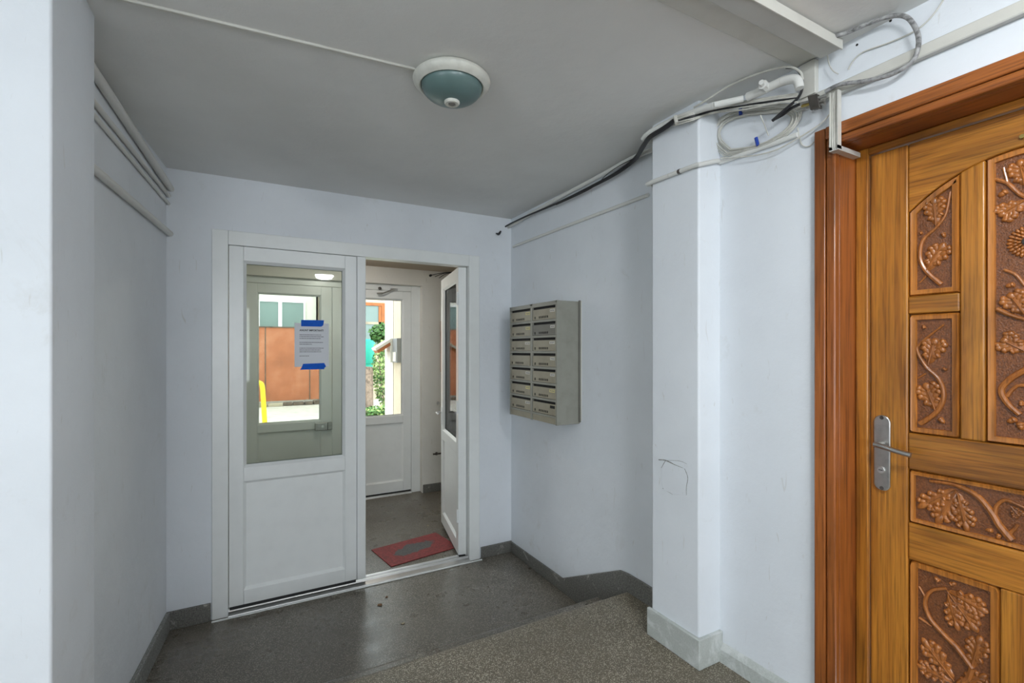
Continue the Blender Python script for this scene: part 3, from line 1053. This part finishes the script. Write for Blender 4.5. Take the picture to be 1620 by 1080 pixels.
def ceiling_lamp(name, label, c, glassmat):
    t = thing(name, label, 'ceiling lamp', (c[0], c[1], ZC))
    MB().lathe([(0.132, ZC - .0005), (0.140, ZC - .006), (0.149, ZC - .014), (0.151, ZC - .020), (0.148, ZC - .030), (0.137, ZC - .040), (0.126, ZC - .045), (0.121, ZC - .043), (0.119, ZC - .036), (0.118, ZC - .02)], (c[0], c[1], 0), 56).build('rim', 'lamp_rim', t, smooth=True)
    prof = [(0.119, ZC - .020), (0.119, ZC - .038)]
    for i in range(1, 10):
        a = math.pi / 2 * i / 10
        prof.append((0.119 * math.cos(a) ** .9, ZC - .038 - 0.062 * math.sin(a)))
    MB().lathe(prof, (c[0], c[1], 0), 56).build('glass_dome', glassmat, t, smooth=True)
    MB().lathe([(0.030, ZC - .096), (0.030, ZC - .104), (0.026, ZC - .109), (0.016, ZC - .109), (0.015, ZC - .106), (0.0001, ZC - .106)], (c[0], c[1], 0), 28).build('sensor_cap', 'lamp_rim', t, smooth=True)
    MB().lathe([(0.014, ZC - .1055), (0.012, ZC - .110), (0.0001, ZC - .113)], (c[0], c[1], 0), 20).build('sensor_lens', 'lamp_lens', t, smooth=True)
    return t


lc = on_z(715, 131, ZC - .024)
ceiling_lamp('ceiling_lamp', 'round ceiling lamp with teal frosted glass dome and motion sensor', lc, 'lamp_glass')
ceiling_lamp('ceiling_lamp', 'lit round ceiling lamp mirrored in the door glass', (0.908, -0.122, ZC), 'lamp_lit')
ZV = ZC
ZC = 2.565
ceiling_lamp('ceiling_lamp', 'added unseen ceiling lamp brightening the vestibule', (0.75, 4.55, ZC), 'added_lamp_glow')  # lamp added out of view to brighten the vestibule
ZC = ZV
p0, p1 = on_z(150, -14, ZC), on_z(657, 108, ZC)
dv = (p1 - p0).normalized()
nv = Vector((-dv.y, dv.x, 0)) * 0.006
p0 = p0 - dv * 0.15
ct = MB().add([p0 - nv, p1 - nv, p1 + nv, p0 + nv] + [v - Vector((0, 0, .009)) for v in (p0 - nv, p1 - nv, p1 + nv, p0 + nv)], [(0, 1, 2, 3), (7, 6, 5, 4), (0, 4, 5, 1), (1, 5, 6, 2), (2, 6, 7, 3), (3, 7, 4, 0)])
tag(ct.build('lamp_cable_duct', 'trunking', None, bevel=0.002), 'thin white cable duct running across the ceiling to the lamp', 'cable duct')

# ------------------------------------------------------------------ left wall pipes


def on_left(x, y, off):
    # plane: X - 0.09*Y = k
    k = -0.43 - 0.09 * YF + off
    d = ray(x, y)
    t = k / (d.x - 0.09 * d.y)
    return _O + d * t


def left_pipe(label, far, near_y, r):
    a = on_y(*far, YF)
    off = max(a.x - left_x(YF), r + 0.002)
    a.x = left_x(YF) + off
    b = on_left(150, near_y, off)
    d = b - a
    e = a + d * ((2.004 - a.y) / d.y)
    return tag(MB().tube([a, e], r, 14, False).build('heating_pipe', 'pipe_paint', None, smooth=True), label, 'pipe')


left_pipe('thick off-white pipe running closest to the ceiling on the left', (267, 298), 115, 0.019)
left_pipe('thin off-white pipe just below the thick ceiling pipe on the left', (260, 309), 163, 0.0105)
left_pipe('thin off-white pipe lowest of the close pair on the left', (258, 321), 184, 0.009)
left_pipe('off-white pipe running apart, lowest on the left wall', (262, 369), 268, 0.0165)

# ------------------------------------------------------------------ right wall services


def W(seq, X, gap=0.010):
    out = []
    for x, y in seq:
        p = on_x(x, y, X)
        if p.z > ZC - gap:              # hangs just under the ceiling instead
            p = on_z(x, y, ZC - gap)
        out.append(p)
    return out


def cable(name, label, cat, pts, r, mat, n=8, k=6, group=None):
    m = MB()
    m.tube(pts, r, n, True, k)
    return tag(m.build(name, mat, None, smooth=True), label, cat, group)


# gas pipe along the ceiling corner
gp = thing('gas_pipe', 'white painted pipe with plugged tee along the right ceiling corner', 'pipe', (1.8, 2.2, 2.66))
far = W([(803, 360), (880, 315), (940, 283), (1000, 250)], XR - .026, .017)
mid = W([(1018, 219), (1060, 192), (1130, 166)], 1.668, .020)
nr = W([(1176, 156), (1213, 140), (1240, 128), (1260, 126), (1265, 140)], 1.735, .022)
pp = MB()
pp.tube(far + [Vector((1.80, 1.725, min(far[-1].z, mid[0].z) - .001)), mid[0], mid[1], mid[2]] , 0.0125, 12, True, 5)
pp.build('pipe_run', 'pipe_paint', gp, smooth=True)
pp = MB()
pp.tube([mid[2], nr[0]], 0.0125, 12, False)
pp.tube([nr[0] + (nr[1] - nr[0]) * .2, nr[1]], 0.0165, 12, False)
pp.tube(nr[1:], [0.0155, 0.0165, 0.016, 0.0145], 12)
pp.build('pipe_elbow', 'pipe_paint', gp, smooth=True)
tq = W([(1209, 138)], 1.72, .030)[0]
pp = MB().tube([tq + Vector((.02, 0, 0)), tq + Vector((-.018, -.006, .003))], 0.017, 8, False)
pp.tube([tq + Vector((-.010, -.003, .003)), tq + Vector((-.032, -.010, .006))], 0.0105, 6, False)
pp.build('tee_plug', 'pipe_paint', gp, smooth=True)

# lower pipe hugging wall, pillar and wall again
lp = W([(812, 390), (900, 356), (1026, 308)], XR - .011)
lp2 = W([(1027, 290), (1060, 277), (1099, 262)], 1.678)
lp3 = W([(1141, 256), (1170, 246), (1215, 230), (1262, 213)], XN - .010)
low = MB().tube([lp[0], lp[1], lp[2]], 0.010, 10, True)
low_root = thing('conduit_pipe', 'white painted lower conduit following the wall and pillar', 'pipe', (1.8, 2.0, 2.3))
low.build('pipe_run', 'pipe_paint', low_root, smooth=True)
MB().tube([Vector((XR - .02, 1.703, lp2[0].z)), Vector((1.70, 1.702, lp2[0].z)), lp2[0], lp2[1], lp2[2], Vector((1.690, 1.404, lp2[2].z)), Vector((1.79, 1.402, lp3[0].z)), lp3[0], lp3[1], lp3[2], lp3[3]], 0.010, 10, True, 5).build('pipe_bend', 'pipe_paint', low_root, smooth=True)
MB().tube([lp2[1] + (lp2[2] - lp2[1]) * .35, lp2[1] + (lp2[2] - lp2[1]) * .45], 0.0112, 10, False).build('collar', 'dark_metal', low_root)

# black bundle below the gas pipe
bk = W([(786, 371), (800, 358), (830, 343), (880, 322), (930, 298), (975, 274), (1004, 252)], XR - .052) + [on_x(1017, 232, 1.72)] + W([(1028, 217), (1050, 203), (1072, 187)], 1.655)
cable('black_cable', 'thick black cable sagging below the ceiling pipe', 'cable', bk, [.007, .006, .008, .011, .012, .011, .011], 'black_cable', 8)
cable('black_cable', 'thin black wire looping above the thick black cable', 'cable', W([(880, 324), (935, 298), (960, 276), (980, 262), (1010, 247)], XR - .060), .0022, 'black_cable', 6)
ties = thing('cable_tie', 'black ragged cable end poking from the end wall', 'cable', on_y(789, 370, YF - .01))
tm = MB().tube([on_y(792, 366, YF - .001), on_y(789, 370, YF - .02), on_y(785, 369, YF - .03)], [.008, .010, .004], 6)
tm.build('cable_end', 'black_cable', ties, smooth=True)
wb = thing('cable_bundle', 'bundle of white and black cables crossing the pillar top', 'cable', (1.67, 1.5, 2.6))
base = [(1066, 190), (1095, 181), (1130, 172), (1180, 163), (1225, 157), (1262, 152)]
for q, (dy, r, mm) in enumerate(((0, .0045, 'white_cable'), (4, .004, 'black_cable'), (-4, .004, 'white_cable'), (7, .0035, 'white_cable'), (10, .003, 'white_cable'))):
    pts = [on_x(x, y + dy * (0.5 + .5 * abs(math.sin(i * 1.3 + q))), 1.655 if x < 1110 else 1.755) for i, (x, y) in enumerate(base)]
    MB().tube(pts, r, 6).build('strand', mm, wb, smooth=True)
MB().tube([on_x(1068, 184, 1.650), on_x(1071, 195, 1.648)], .009, 8, False).build('tie', 'white_cable', wb, smooth=True)

cable('white_cable', 'grey-white cable arching from the pillar up to the ceiling duct', 'cable', W([(1098, 170), (1115, 160)], 1.665) + W([(1150, 138), (1190, 120), (1225, 109), (1250, 106), (1266, 114), (1270, 126)], 1.74), .0042, 'white_cable')
cable('black_cable', 'black cable curling down beside the elbow pipe', 'cable', W([(1243, 108), (1258, 109), (1268, 120), (1269, 140), (1262, 155), (1246, 170), (1222, 191)], 1.755), [.002, .0045, .0045, .005, .006], 'black_cable')

# coil of spare cable
co = thing('cable_coil', 'tied coil of thin white cable hanging on the wall', 'cable coil', (XN - .03, 1.2, 2.4))
loop = [(1148, 245), (1130, 226), (1127, 207), (1140, 188), (1168, 175), (1210, 168), (1246, 166), (1264, 174), (1262, 192), (1243, 212), (1214, 229), (1180, 240)]
cxx = sum(p[0] for p in loop) / len(loop)
cyy = sum(p[1] for p in loop) / len(loop)
for q in range(9):
    k = 1.04 - 0.030 * q + random.uniform(-.01, .01)
    ph = random.uniform(-2.5, 2.5)
    pts = [on_x(cxx + (x - cxx) * k + random.uniform(-1.2, 1.2), cyy + (y - cyy) * (k - .01 * q) + random.uniform(-1.0, 1.0) + q * .3, XN - .010 - .0035 * (q % 4)) for x, y in loop]
    pts.append(pts[0])
    MB().tube(pts, .0026, 6, True, 5).build('strand', 'white_cable', co, smooth=True)
for (a, b) in (((1171, 172), (1172, 181)), ((1196, 218), (1199, 230))):
    MB().tube([on_x(*a, XN - .022), on_x(*b, XN - .022)], .007, 8, False).build('tie', 'blue_tie', co, smooth=True)
cable('white_wire', 'short stiff white wire end standing off the coil', 'wire', [on_x(1203, 182, XN - .05), on_x(1210, 199, XN - .03), on_x(1216, 215, XN - .012)], .0022, 'white_cable', 6)

# trunkings
td = thing('ceiling_trunking', 'square cream cable trunking crossing the ceiling', 'cable trunking', (1.0, .95, ZC))
MB().box((-0.28, 0.895, ZC - .040), (1.775, 0.962, ZC - .0006)).build('trunk_body', 'trunking_grey', td, bevel=0.003)
MB().box((-0.28, 0.890, ZC - .044), (1.778, 0.8945, ZC - .008)).build('trunk_lid', 'trunking', td, bevel=0.001)
tag(boxes(((-0.28, 0.985, ZC - .010), (1.80, 1.064, ZC - .0006))).build('flat_duct', 'trunking', None, bevel=0.003), 'flat beige cable duct beside the square ceiling trunking', 'cable duct')
tag(boxes(((XN - .024, 0.995, 2.585), (XN - .0006, 1.050, ZC - .011))).build('vertical_duct', 'trunking', None, bevel=0.002), 'short vertical cream duct joining ceiling and wall ducts', 'cable duct')
wt = thing('wall_trunking', 'long cream cable duct on the wall above the wooden door', 'cable trunking', (XN, 0.5, 2.55))
MB().box((XN - .020, -1.5, 2.548), (XN - .0006, 1.066, 2.584)).build('trunk_body', 'trunking', wt, bevel=0.003)
MB().box((XN - .024, -1.5, 2.543), (XN - .004, 1.066, 2.5475)).build('trunk_lip', 'trunking_grey', wt, bevel=0.001)

# open vertical channel with cables, turning in over the door frame
ch = thing('cable_channel', 'open white cable channel dropping onto the wooden door frame', 'cable channel', (1.79, .92, 2.40))
ya, yb = on_x(1316, 190, 1.795).y, on_x(1330, 190, 1.795).y
zt, zb_ = 2.548, on_x(1323, 237, 1.79).z
m = MB()
m.box((1.796, yb, zb_), (1.7995, ya, zt))
m.box((1.778, ya - .003, zb_), (1.796, ya, zt))
m.box((1.778, yb, zb_), (1.796, yb + .003, zt))
m.build('channel', 'trunking', ch)
m = MB()
m.box((1.778, yb, zb_ - .004), (1.925, ya, zb_ - .001))
m.box((1.778, ya - .003, zb_ - .001), (1.925, ya, zb_ + .012))
m.box((1.778, yb, zb_ - .001), (1.925, yb + .003, zb_ + .012))
m.build('channel_foot', 'trunking_grey', ch)
for q in range(3):
    yy = yb + .008 + (ya - yb - .016) * q / 2
    MB().tube([(1.788, yy, zt), (1.789, yy + .002, (zt + zb_) / 2), (1.786, yy, zb_ + .010), (1.81, yy, zb_ + .004), (1.915, yy, zb_ + .004)], .003, 6, True, 4).build('wire', 'white_cable', ch, smooth=True)

# coaxial cable loop and splitter
cx = W([(1296, 60), (1330, 55), (1372, 38), (1408, 26), (1434, 27), (1450, 48), (1453, 72), (1443, 97), (1412, 117), (1370, 128), (1328, 134), (1306, 145)], XN - .042)
cable('coax_cable', 'grey-black coaxial cable looping out of the ceiling trunking', 'cable', cx, .0068, 'coax', 10)
sp = thing('coax_splitter', 'small metal coaxial splitter hanging in front of the wall duct', 'splitter', on_x(1289, 178, XN - .04))
ca, cb = on_x(1283, 163, XN - .062), on_x(1295, 160, XN - .062)
c0 = on_x(1289, 162, XN - .062)
ux = (cb - ca).normalized()
uz = (on_x(1292, 176, XN - .062) - on_x(1286, 148, XN - .062)).normalized()
un = ux.cross(uz).normalized()
M = Matrix((ux, un, uz)).transposed().to_4x4()
M.translation = c0
MB().box((-.017, -.008, -.028), (.017, .008, .028), M).build('housing', 'dark_metal', sp, bevel=0.0015)
for (ax_, zz, ln, r, mm) in ((1, -.014, .030, .0058, 'alu'), (1, .002, .018, .005, 'steel'), (1, .014, .018, .005, 'steel'), (-1, -.008, .034, .0055, 'steel'), (-1, .002, .032, .005, 'brass'), (-1, .016, .018, .005, 'steel')):
    MB().tube([M @ Vector((ax_ * .015, 0, zz)), M @ Vector((ax_ * (.015 + ln), 0, zz))], r, 10, False).build('connector', mm, sp, smooth=True)
for xx in (-.010, .010):
    MB().tube([M @ Vector((xx, 0, .024)), M @ Vector((xx, 0, .029))], .003, 8, False).build('lug', 'steel', sp)
cable('black_cable', 'stub of black coaxial cable left of the splitter', 'cable', [M @ Vector((-.048, 0, -.008)), on_x(1252, 171, XN - .045), on_x(1238, 181, XN - .05), on_x(1224, 190, XN - .05)], [.0055, .006, .007, .004], 'black_cable')
cable('white_wire', 'thin white wire drooping from the ceiling trunking end', 'wire', W([(1295, 66), (1304, 73), (1309, 88), (1312, 102), (1318, 112), (1326, 117)], XN - .025), .002, 'white_cable', 6)
cable('white_wire', 'thin grey wire climbing the wall to the upper right', 'wire', W([(1342, 110), (1350, 96), (1366, 82), (1405, 68), (1440, 53), (1462, 38), (1482, 16), (1498, -10)], XN - .006), .0024, 'white_cable', 6)
cable('white_wire', 'thin cream wire sagging below the coil to the open channel', 'wire', W([(1140, 250), (1185, 247), (1225, 238), (1265, 217), (1300, 194), (1318, 172), (1324, 158)], XN - .030), .003, 'white_cable', 6)
cable('white_wire', 'short grey wire end looping beside the door frame corner', 'wire', W([(1262, 202), (1265, 218), (1270, 230), (1280, 231), (1288, 224)], XN - .006), .0022, 'white_cable', 6)
for (x, y) in ((1325, 63), (1356, 71), (1409, 33)):
    p = on_x(x, y, XN)
    MB().tube([(XN - .0015, p.y, p.z), (XN + .004, p.y, p.z)], .004, 8, False).build('plug_hole', 'slot_black', wall_rn)

# ------------------------------------------------------------------ notice on the glass
gy = YF - .004 + .065 / 2 - .0065
nt_ = thing('paper_notice', 'white printed notice held by two strips of blue tape', 'notice', (0.366, gy, 1.536))
ny = gy - .0012
MB().box((0.260, ny - .0006, 1.536), (0.474, ny, 1.828)).build('sheet', 'paper', nt_)


def text_mesh(txt, size, loc, mat, name, parent, width=None):
    c = bpy.data.curves.new(name, 'FONT')
    c.body = txt
    c.size = size
    c.offset = size * 0.035
    tmp = bpy.data.objects.new(name + '_tmp', c)
    COL.objects.link(tmp)
    bpy.context.view_layer.update()
    me = bpy.data.meshes.new_from_object(tmp.evaluated_get(bpy.context.evaluated_depsgraph_get()))
    bpy.data.objects.remove(tmp)
    xs = [v.co.x for v in me.vertices]
    k = width / (max(xs) - min(xs)) if width else 1
    off = OFF[parent.name]
    for v in me.vertices:
        v.co = Vector((loc[0] + (v.co.x - min(xs)) * k, loc[1], loc[2] + v.co.y)) - off
    me.materials.clear()
    me.materials.append(MATS[mat])
    o = bpy.data.objects.new(name, me)
    COL.objects.link(o)
    o.parent = parent
    return o


text_mesh('ANUNT IMPORTANT!', 0.017, (0.290, ny - .0009, 1.774), 'ink', 'heading', nt_, 0.150)
for (z, w_) in ((1.747, .135), (1.735, .150), (1.723, .135), (1.697, .150), (1.685, .075), (1.658, .150), (1.646, .132), (1.634, .135), (1.606, .058)):
    x = 0.290
    bl_ = MB()
    while x < 0.290 + w_ - .004:
        l_ = min(random.uniform(.006, .018), 0.290 + w_ - x)
        bl_.box((x, ny - .0010, z), (x + l_, ny - .0007, z + .0042))
        x += l_ + .0022
    bl_.build('print_line', 'ink_grey', nt_)
for pts in ([(0.300, 1.806), (0.425, 1.806), (0.438, 1.816), (0.443, 1.850), (0.300, 1.848)], [(0.293, 1.517), (0.445, 1.518), (0.446, 1.528), (0.456, 1.536), (0.444, 1.560), (0.312, 1.556), (0.302, 1.530)]):
    MB().prism(pts, 'y', ny - .0022, ny - .0012).build('tape', 'blue_tape', nt_, label='strip of blue tape')

# ------------------------------------------------------------------ vestibule things
mx = thing('door_mat', 'worn red doormat with a grey worn-out middle', 'door mat', (1.205, 3.865, 0), local=True, rz=math.atan2(0.098, 0.59))
m = MB()
pr = []
hw, hh = 0.300, 0.195
for i, (x, y) in enumerate(((-hw, -hh), (hw, -hh), (hw, hh), (-hw, hh))):
    pr.append((x, y))
m.prism(pr, 'z', 0.0005, 0.007)
m.build('mat_sheet', 'red_mat', mx, bevel=0.002)


def dry_leaf(px, py, z, s, mat, label, X=None):
    p = on_z(px, py, z) if X is None else X
    m = MB()
    ra = random.uniform(0, 6.28)
    vs, n = [(p.x, p.y, z + .004)], 9
    for i in range(n):
        a = 2 * math.pi * i / n
        r = s * (1.0 if i % 2 == 0 else 0.6) * (1 + .5 * math.cos(a))
        vs.append((p.x + r * math.cos(a + ra), p.y + r * math.sin(a + ra), z + .001 + s * .35 * abs(math.sin(a))))
    m.add(vs, [(0, 1 + i, 1 + (i + 1) % n) for i in range(n)])
    m.add([Vector(v) - Vector((0, 0, .001)) for v in vs], [(0, 1 + (i + 1) % n, 1 + i) for i in range(n)])
    return tag(m.build('dry_leaf', mat), label, 'leaf', 'dry leaves on the floor')


dry_leaf(677, 832, 0.0, .014, 'dry_leaf_pale', 'pale dry leaf on the vestibule floor behind the red mat')
dry_leaf(712, 829, 0.0, .013, 'dry_leaf_pale', 'small dry leaf beside the open door leaf')
dry_leaf(612, 945, 0.0, .012, 'dry_leaf_brown', 'dark brown leaf scrap nearest the threshold on the hall floor')
dry_leaf(603, 957, 0.0, .017, 'dry_leaf_brown', 'larger brown leaf scrap in the middle of the hall floor')
dry_leaf(637, 987, 0.0, .013, 'dry_leaf_pale', 'pale dry leaf nearest the steps on the hall floor')

nb = thing('notice_board', 'dark framed notice board on the vestibule wall', 'notice board', (2.12, 5.33, 1.39))
for a, b, c_, d_ in ((1.966, 1.984, 1.39, 1.985), (2.36, 2.378, 1.39, 1.985)):
    MB().box((a, 5.310, c_), (b, 5.330, d_)).build('frame_bar', 'dark_red_wood' if 'dark_red_wood' in MATS else 'casing_v', nb)
for c_ in (1.39, 1.967):
    MB().box((1.985, 5.310, c_), (2.359, 5.330, c_ + .018)).build('frame_bar', 'casing_v', nb)
MB().box((1.984, 5.320, 1.408), (2.36, 5.3295, 1.967)).build('sheet', 'paper', nb)
for k in range(16):
    z = 1.93 - k * .026
    if k not in (10, 11):
        MB().box((2.0, 5.3188, z), (2.33 - .02 * (k % 4), 5.3198, z + .008)).build('print_line', 'ink_grey', nb)
MB().box((1.995, 5.3186, 1.64), (2.2, 5.3198, 1.675)).build('red_print', 'red_mat', nb)
MB().box((1.986, 5.3186, 1.412), (2.34, 5.3199, 1.455)).build('yellow_strip', 'sticker_yellow', nb)
vp = thing('pipe_stub', 'short dark pipe stub with tap low on the vestibule wall', 'pipe', (1.9, 5.33, 0.44))
MB().tube([(1.86, 5.29, .442), (1.95, 5.29, .442), (2.0, 5.30, .442), (2.0, 5.335, .442)], .010, 8).build('pipe', 'dark_metal', vp, smooth=True)
MB().tube([(1.90, 5.285, .430), (1.90, 5.285, .462)], .013, 8, False).build('tap', 'dark_metal', vp, smooth=True)
MB().lathe([(0.018, 5.285), (0.020, 5.300), (0.010, 5.331)], (1.945, 0, 1.01), 16, 'y')
kb = MB().lathe([(0.0001, 5.290), (0.016, 5.294), (0.018, 5.306), (0.008, 5.331)], (1.925, 0, 1.03), 16, 'y')
tag(kb.build('door_stop_knob', 'alu', None, smooth=True), 'small round silver knob on the vestibule wall', 'knob')
wv = thing('loose_wiring', 'loose dark wires below the vestibule ceiling', 'wire', (1.95, 5.30, 2.55))
for q in range(3):
    MB().tube([(1.84 + q * .05, 5.31, 2.51 - q * .012), (1.92 + q * .04, 5.25, 2.53), (2.02 + q * .05, 5.2, 2.545 + .004 * q), (2.2, 5.1, 2.555)], .004, 6).build('wire', 'black_cable', wv, smooth=True)
MB().lathe([(0.0001, 5.300), (0.013, 5.302), (0.014, 5.331)], (1.838, 0, 2.51), 12, 'y').build('wire_end', 'rubber_and_gap_shade', wv, smooth=True)

# ------------------------------------------------------------------ street outside
struct('ground', boxes(((-12, 5.62, -0.3), (18, 24, -0.01))), 'pavement', 'pale sunlit paving outside the street door', 'ground')
struct('wall_porch', boxes(((1.69, 5.62, -0.05), (2.4, 6.38, 3.0)),), 'facade_cream', 'porch side wall outside the street door, its shading painted cream', 'wall')  # cream colour carries the shading of a white wall
struct('wall_porch_end', boxes(((1.685, 6.395, -0.05), (2.4, 6.83, 3.0)),), 'facade_white', 'white porch pilaster outside the street door', 'wall')
wbx = thing('wall_box', 'grey box with a slanted hood on the porch wall outside', 'wall box', (1.6, 6.2, 1.45))
MB().box((1.630, 6.00, 1.485), (1.689, 6.20, 1.795)).build('box_body', 'box_grey', wbx, bevel=0.004)
MB().box((1.622, 6.03, 1.50), (1.6295, 6.17, 1.62)).build('box_panel', 'facade_white', wbx, bevel=0.002)
MB().box((1.600, 6.205, 1.485), (1.684, 6.45, 1.795)).build('side_plate', 'facade_white', wbx, bevel=0.003)
M2 = Matrix.Translation((1.60, 6.30, 1.79)) @ Matrix.Rotation(R(-32), 4, 'Y')
MB().box((-.23, -.10, -.035), (0.02, .12, 0.0), M2).build('hood', 'facade_white', wbx, bevel=0.003)
MB().box((-.225, -.095, -.075), (-.03, .115, -.036), M2).build('hood_tray', 'orange_wood', wbx)

YG = 15.7
gt = thing('rusty_gate', 'rust-orange sheet metal gate across the yard', 'gate', (1.0, YG, 0))
xs = [-2.2, -0.9, 0.40, 1.60, 2.7]
for a, b in zip(xs[:-1], xs[1:]):
    MB().box((a + .006, YG, 0.14), (b - .006, YG + .03, 2.30)).build('sheet_panel', 'rusty_sheet', gt)
for a in xs:
    MB().box((a - .012, YG - .012, 0.14), (a + .012, YG + .02, 2.30)).build('batten', 'rust_base', gt)
MB().box((-2.2, YG - .02, 2.30), (2.7, YG + .05, 2.335)).build('top_rail', 'rust_base', gt)
kb_ = thing('stone_kerb', 'crumbling dark kerb under the rusty gate', 'kerb', (0.5, YG, 0))
x = -2.4
while x < 3.0:
    w_ = random.uniform(.22, .42)
    MB().box((x, YG - random.uniform(.10, .18), -.012), (x + w_ - .02, YG + .1, random.uniform(.07, .13))).build('kerb_stone', random.choice(['rust_base', 'facade_stone']), kb_, bevel=.02)
    x += w_
YB = YG + 1.5
bd = thing('white_house', 'white house with twin windows above the rusty gate', 'building', (0.8, YB, 0))
MB().box((-6, YB, -0.02), (1.95, YB + 3, 6)).build('wall', 'facade_white', bd)
for (x0, x1) in ((0.28, 0.81), (0.92, 1.56)):
    w_ = boxes(((x0 - .06, YB - .05, 2.25), (x0, YB, 3.25)), ((x1, YB - .05, 2.25), (x1 + .055, YB, 3.25)), ((x0, YB - .05, 3.19), (x1, YB, 3.25)), ((x0, YB - .05, 2.25), (x1, YB, 2.31))).build('window_frame', 'window_white', bd)
    MB().box((x0, YB - .02, 2.31), (x1, YB - .005, 3.19)).build('window_pane', 'curtain_glass', w_)
b2 = thing('stone_house', 'brownish house with an orange wooden window', 'building', (4, YB - .8, 0))
MB().box((2.02, YB - .2, -0.02), (2.9, YB + 3, 6)).build('stone_wall', 'facade_stone', b2)
MB().box((2.9, YB - 0.9, -0.02), (9, YB + 3, 6)).build('wall', 'facade_cream', b2)
y_ = YB - 0.9
for (x0, x1, z0, z1) in ((3.90, 4.02, 1.5, 3.22), (2.95, 3.07, 1.5, 3.22)):
    MB().box((x0, y_ - .06, z0), (x1, y_, z1)).build('window_jamb', 'orange_wood', b2)
MB().box((3.07, y_ - .06, 3.12), (3.90, y_, 3.22)).build('window_head', 'orange_wood', b2)
MB().box((3.07, y_ - .05, 2.50), (3.90, y_, 2.58)).build('window_transom', 'facade_stone', b2)
MB().box((3.80, y_ - .05, 1.5), (3.895, y_ - .01, 3.115)).build('window_sash', 'orange_wood', b2)
MB().box((3.07, y_ - .02, 1.5), (3.80, y_ - .004, 3.115)).build('window_pane', 'curtain_glass', b2)

hoop = cable('yellow_hoop_rail', 'bent yellow steel rail standing in the yard', 'rail', [(0.30, 12.2, -.01), (0.27, 12.2, .55), (0.25, 12.2, .82), (0.20, 12.2, .90), (0.10, 12.2, .91), (-0.6, 12.2, .91), (-0.70, 12.2, .88), (-0.74, 12.2, .8), (-0.75, 12.2, -.01)], .052, 'yellow_paint', 10)


def bush(name, label, c, rx, ry, rz, n, s, mats, crown=None):
    t = thing(name, label, 'bush', (c[0], c[1], 0))
    jobs = [(c, rx, ry, rz, s, mm, nn) for mm, nn in mats]
    if crown:
        jobs.append(crown)
    root = c
    for (c, rx, ry, rz, s, mm, nn) in jobs:
        m = MB()
        for _ in range(nn):
            while True:
                u = Vector((random.uniform(-1, 1), random.uniform(-1, 1), random.uniform(-1, 1)))
                if u.length < 1: break
            p = Vector((c[0] + u.x * rx, c[1] + u.y * ry, c[2] + u.z * rz))
            a = Vector((random.gauss(0, 1), random.gauss(0, 1), random.gauss(0, .6))).normalized()
            b = a.orthogonal().normalized()
            q = s * random.uniform(.6, 1.3)
            up = a.cross(b) * q * .25
            m.add([p - a * q, p + b * q * .6 + up, p + a * q, p - b * q * .6 + up], [(0, 1, 2), (0, 2, 3)])
        o = m.build('foliage', mm, t)
        o['kind'] = 'stuff'
    c, rx, ry, rz = jobs[0][:4]
    m = MB()
    for k in range(4):
        a = k * 1.57 + .4
        m.tube([(c[0], c[1], -.01), (c[0] + .3 * rx * math.cos(a), c[1] + .3 * ry * math.sin(a), c[2] * .5), (c[0] + .7 * rx * math.cos(a), c[1] + .7 * ry * math.sin(a), c[2] + rz * .4)], [.02, .012, .006], 6)
    m.build('stem', 'bark', t, smooth=True)
    return t


bush('ivy_bush', 'tall leafy ivy beside the porch wall', (3.12, 12.6, 1.15), .34, .5, 1.0, 0, .055, (('leaf_green', 500), ('leaf_light', 700)), ((3.03, 12.7, 2.08), .30, .3, .26, .07, 'leaf_green', 520))
bush('low_plants', 'low green plants at the foot of the wooden stump', (2.70, 11.75, .13), .45, .25, .16, 0, .05, (('leaf_green', 260), ('leaf_light', 260)))
stump = MB().tube([(2.62, 12.35, -.01), (2.63, 12.35, .5), (2.61, 12.35, .98), (2.62, 12.35, 1.22)], [.14, .115, .11, .12], 12)
for k in range(5):
    a = k * 1.3
    stump.tube([(2.62 + .11 * math.cos(a), 12.35 + .11 * math.sin(a), 0), (2.62 + .10 * math.cos(a), 12.35 + .10 * math.sin(a), 1.15)], .025, 6, False)
tag(stump.build('wooden_stump', 'bark', None, smooth=True), 'upright weathered wooden stump outside the glass', 'stump')
gpst = boxes(((2.42, 12.6, -.01), (2.52, 12.66, 2.05)), ((2.36, 12.67, 1.2), (2.58, 12.69, 1.9)))
tag(gpst.build('green_post', 'lime_paint', None, bevel=.01), 'lime green post next to the ivy', 'post')
bar = MB().lathe([(0.20, 1.25), (0.225, 1.3), (0.235, 1.6), (0.225, 1.9), (0.20, 1.95), (0.0001, 1.96)], (2.96, 14.1, 0), 20)
bar.lathe([(0.17, 0), (0.17, 1.25)], (2.96, 14.1, 0), 16)
tag(bar.build('teal_barrel', 'teal_plastic', None, smooth=True), 'teal plastic barrel behind the stump', 'barrel')
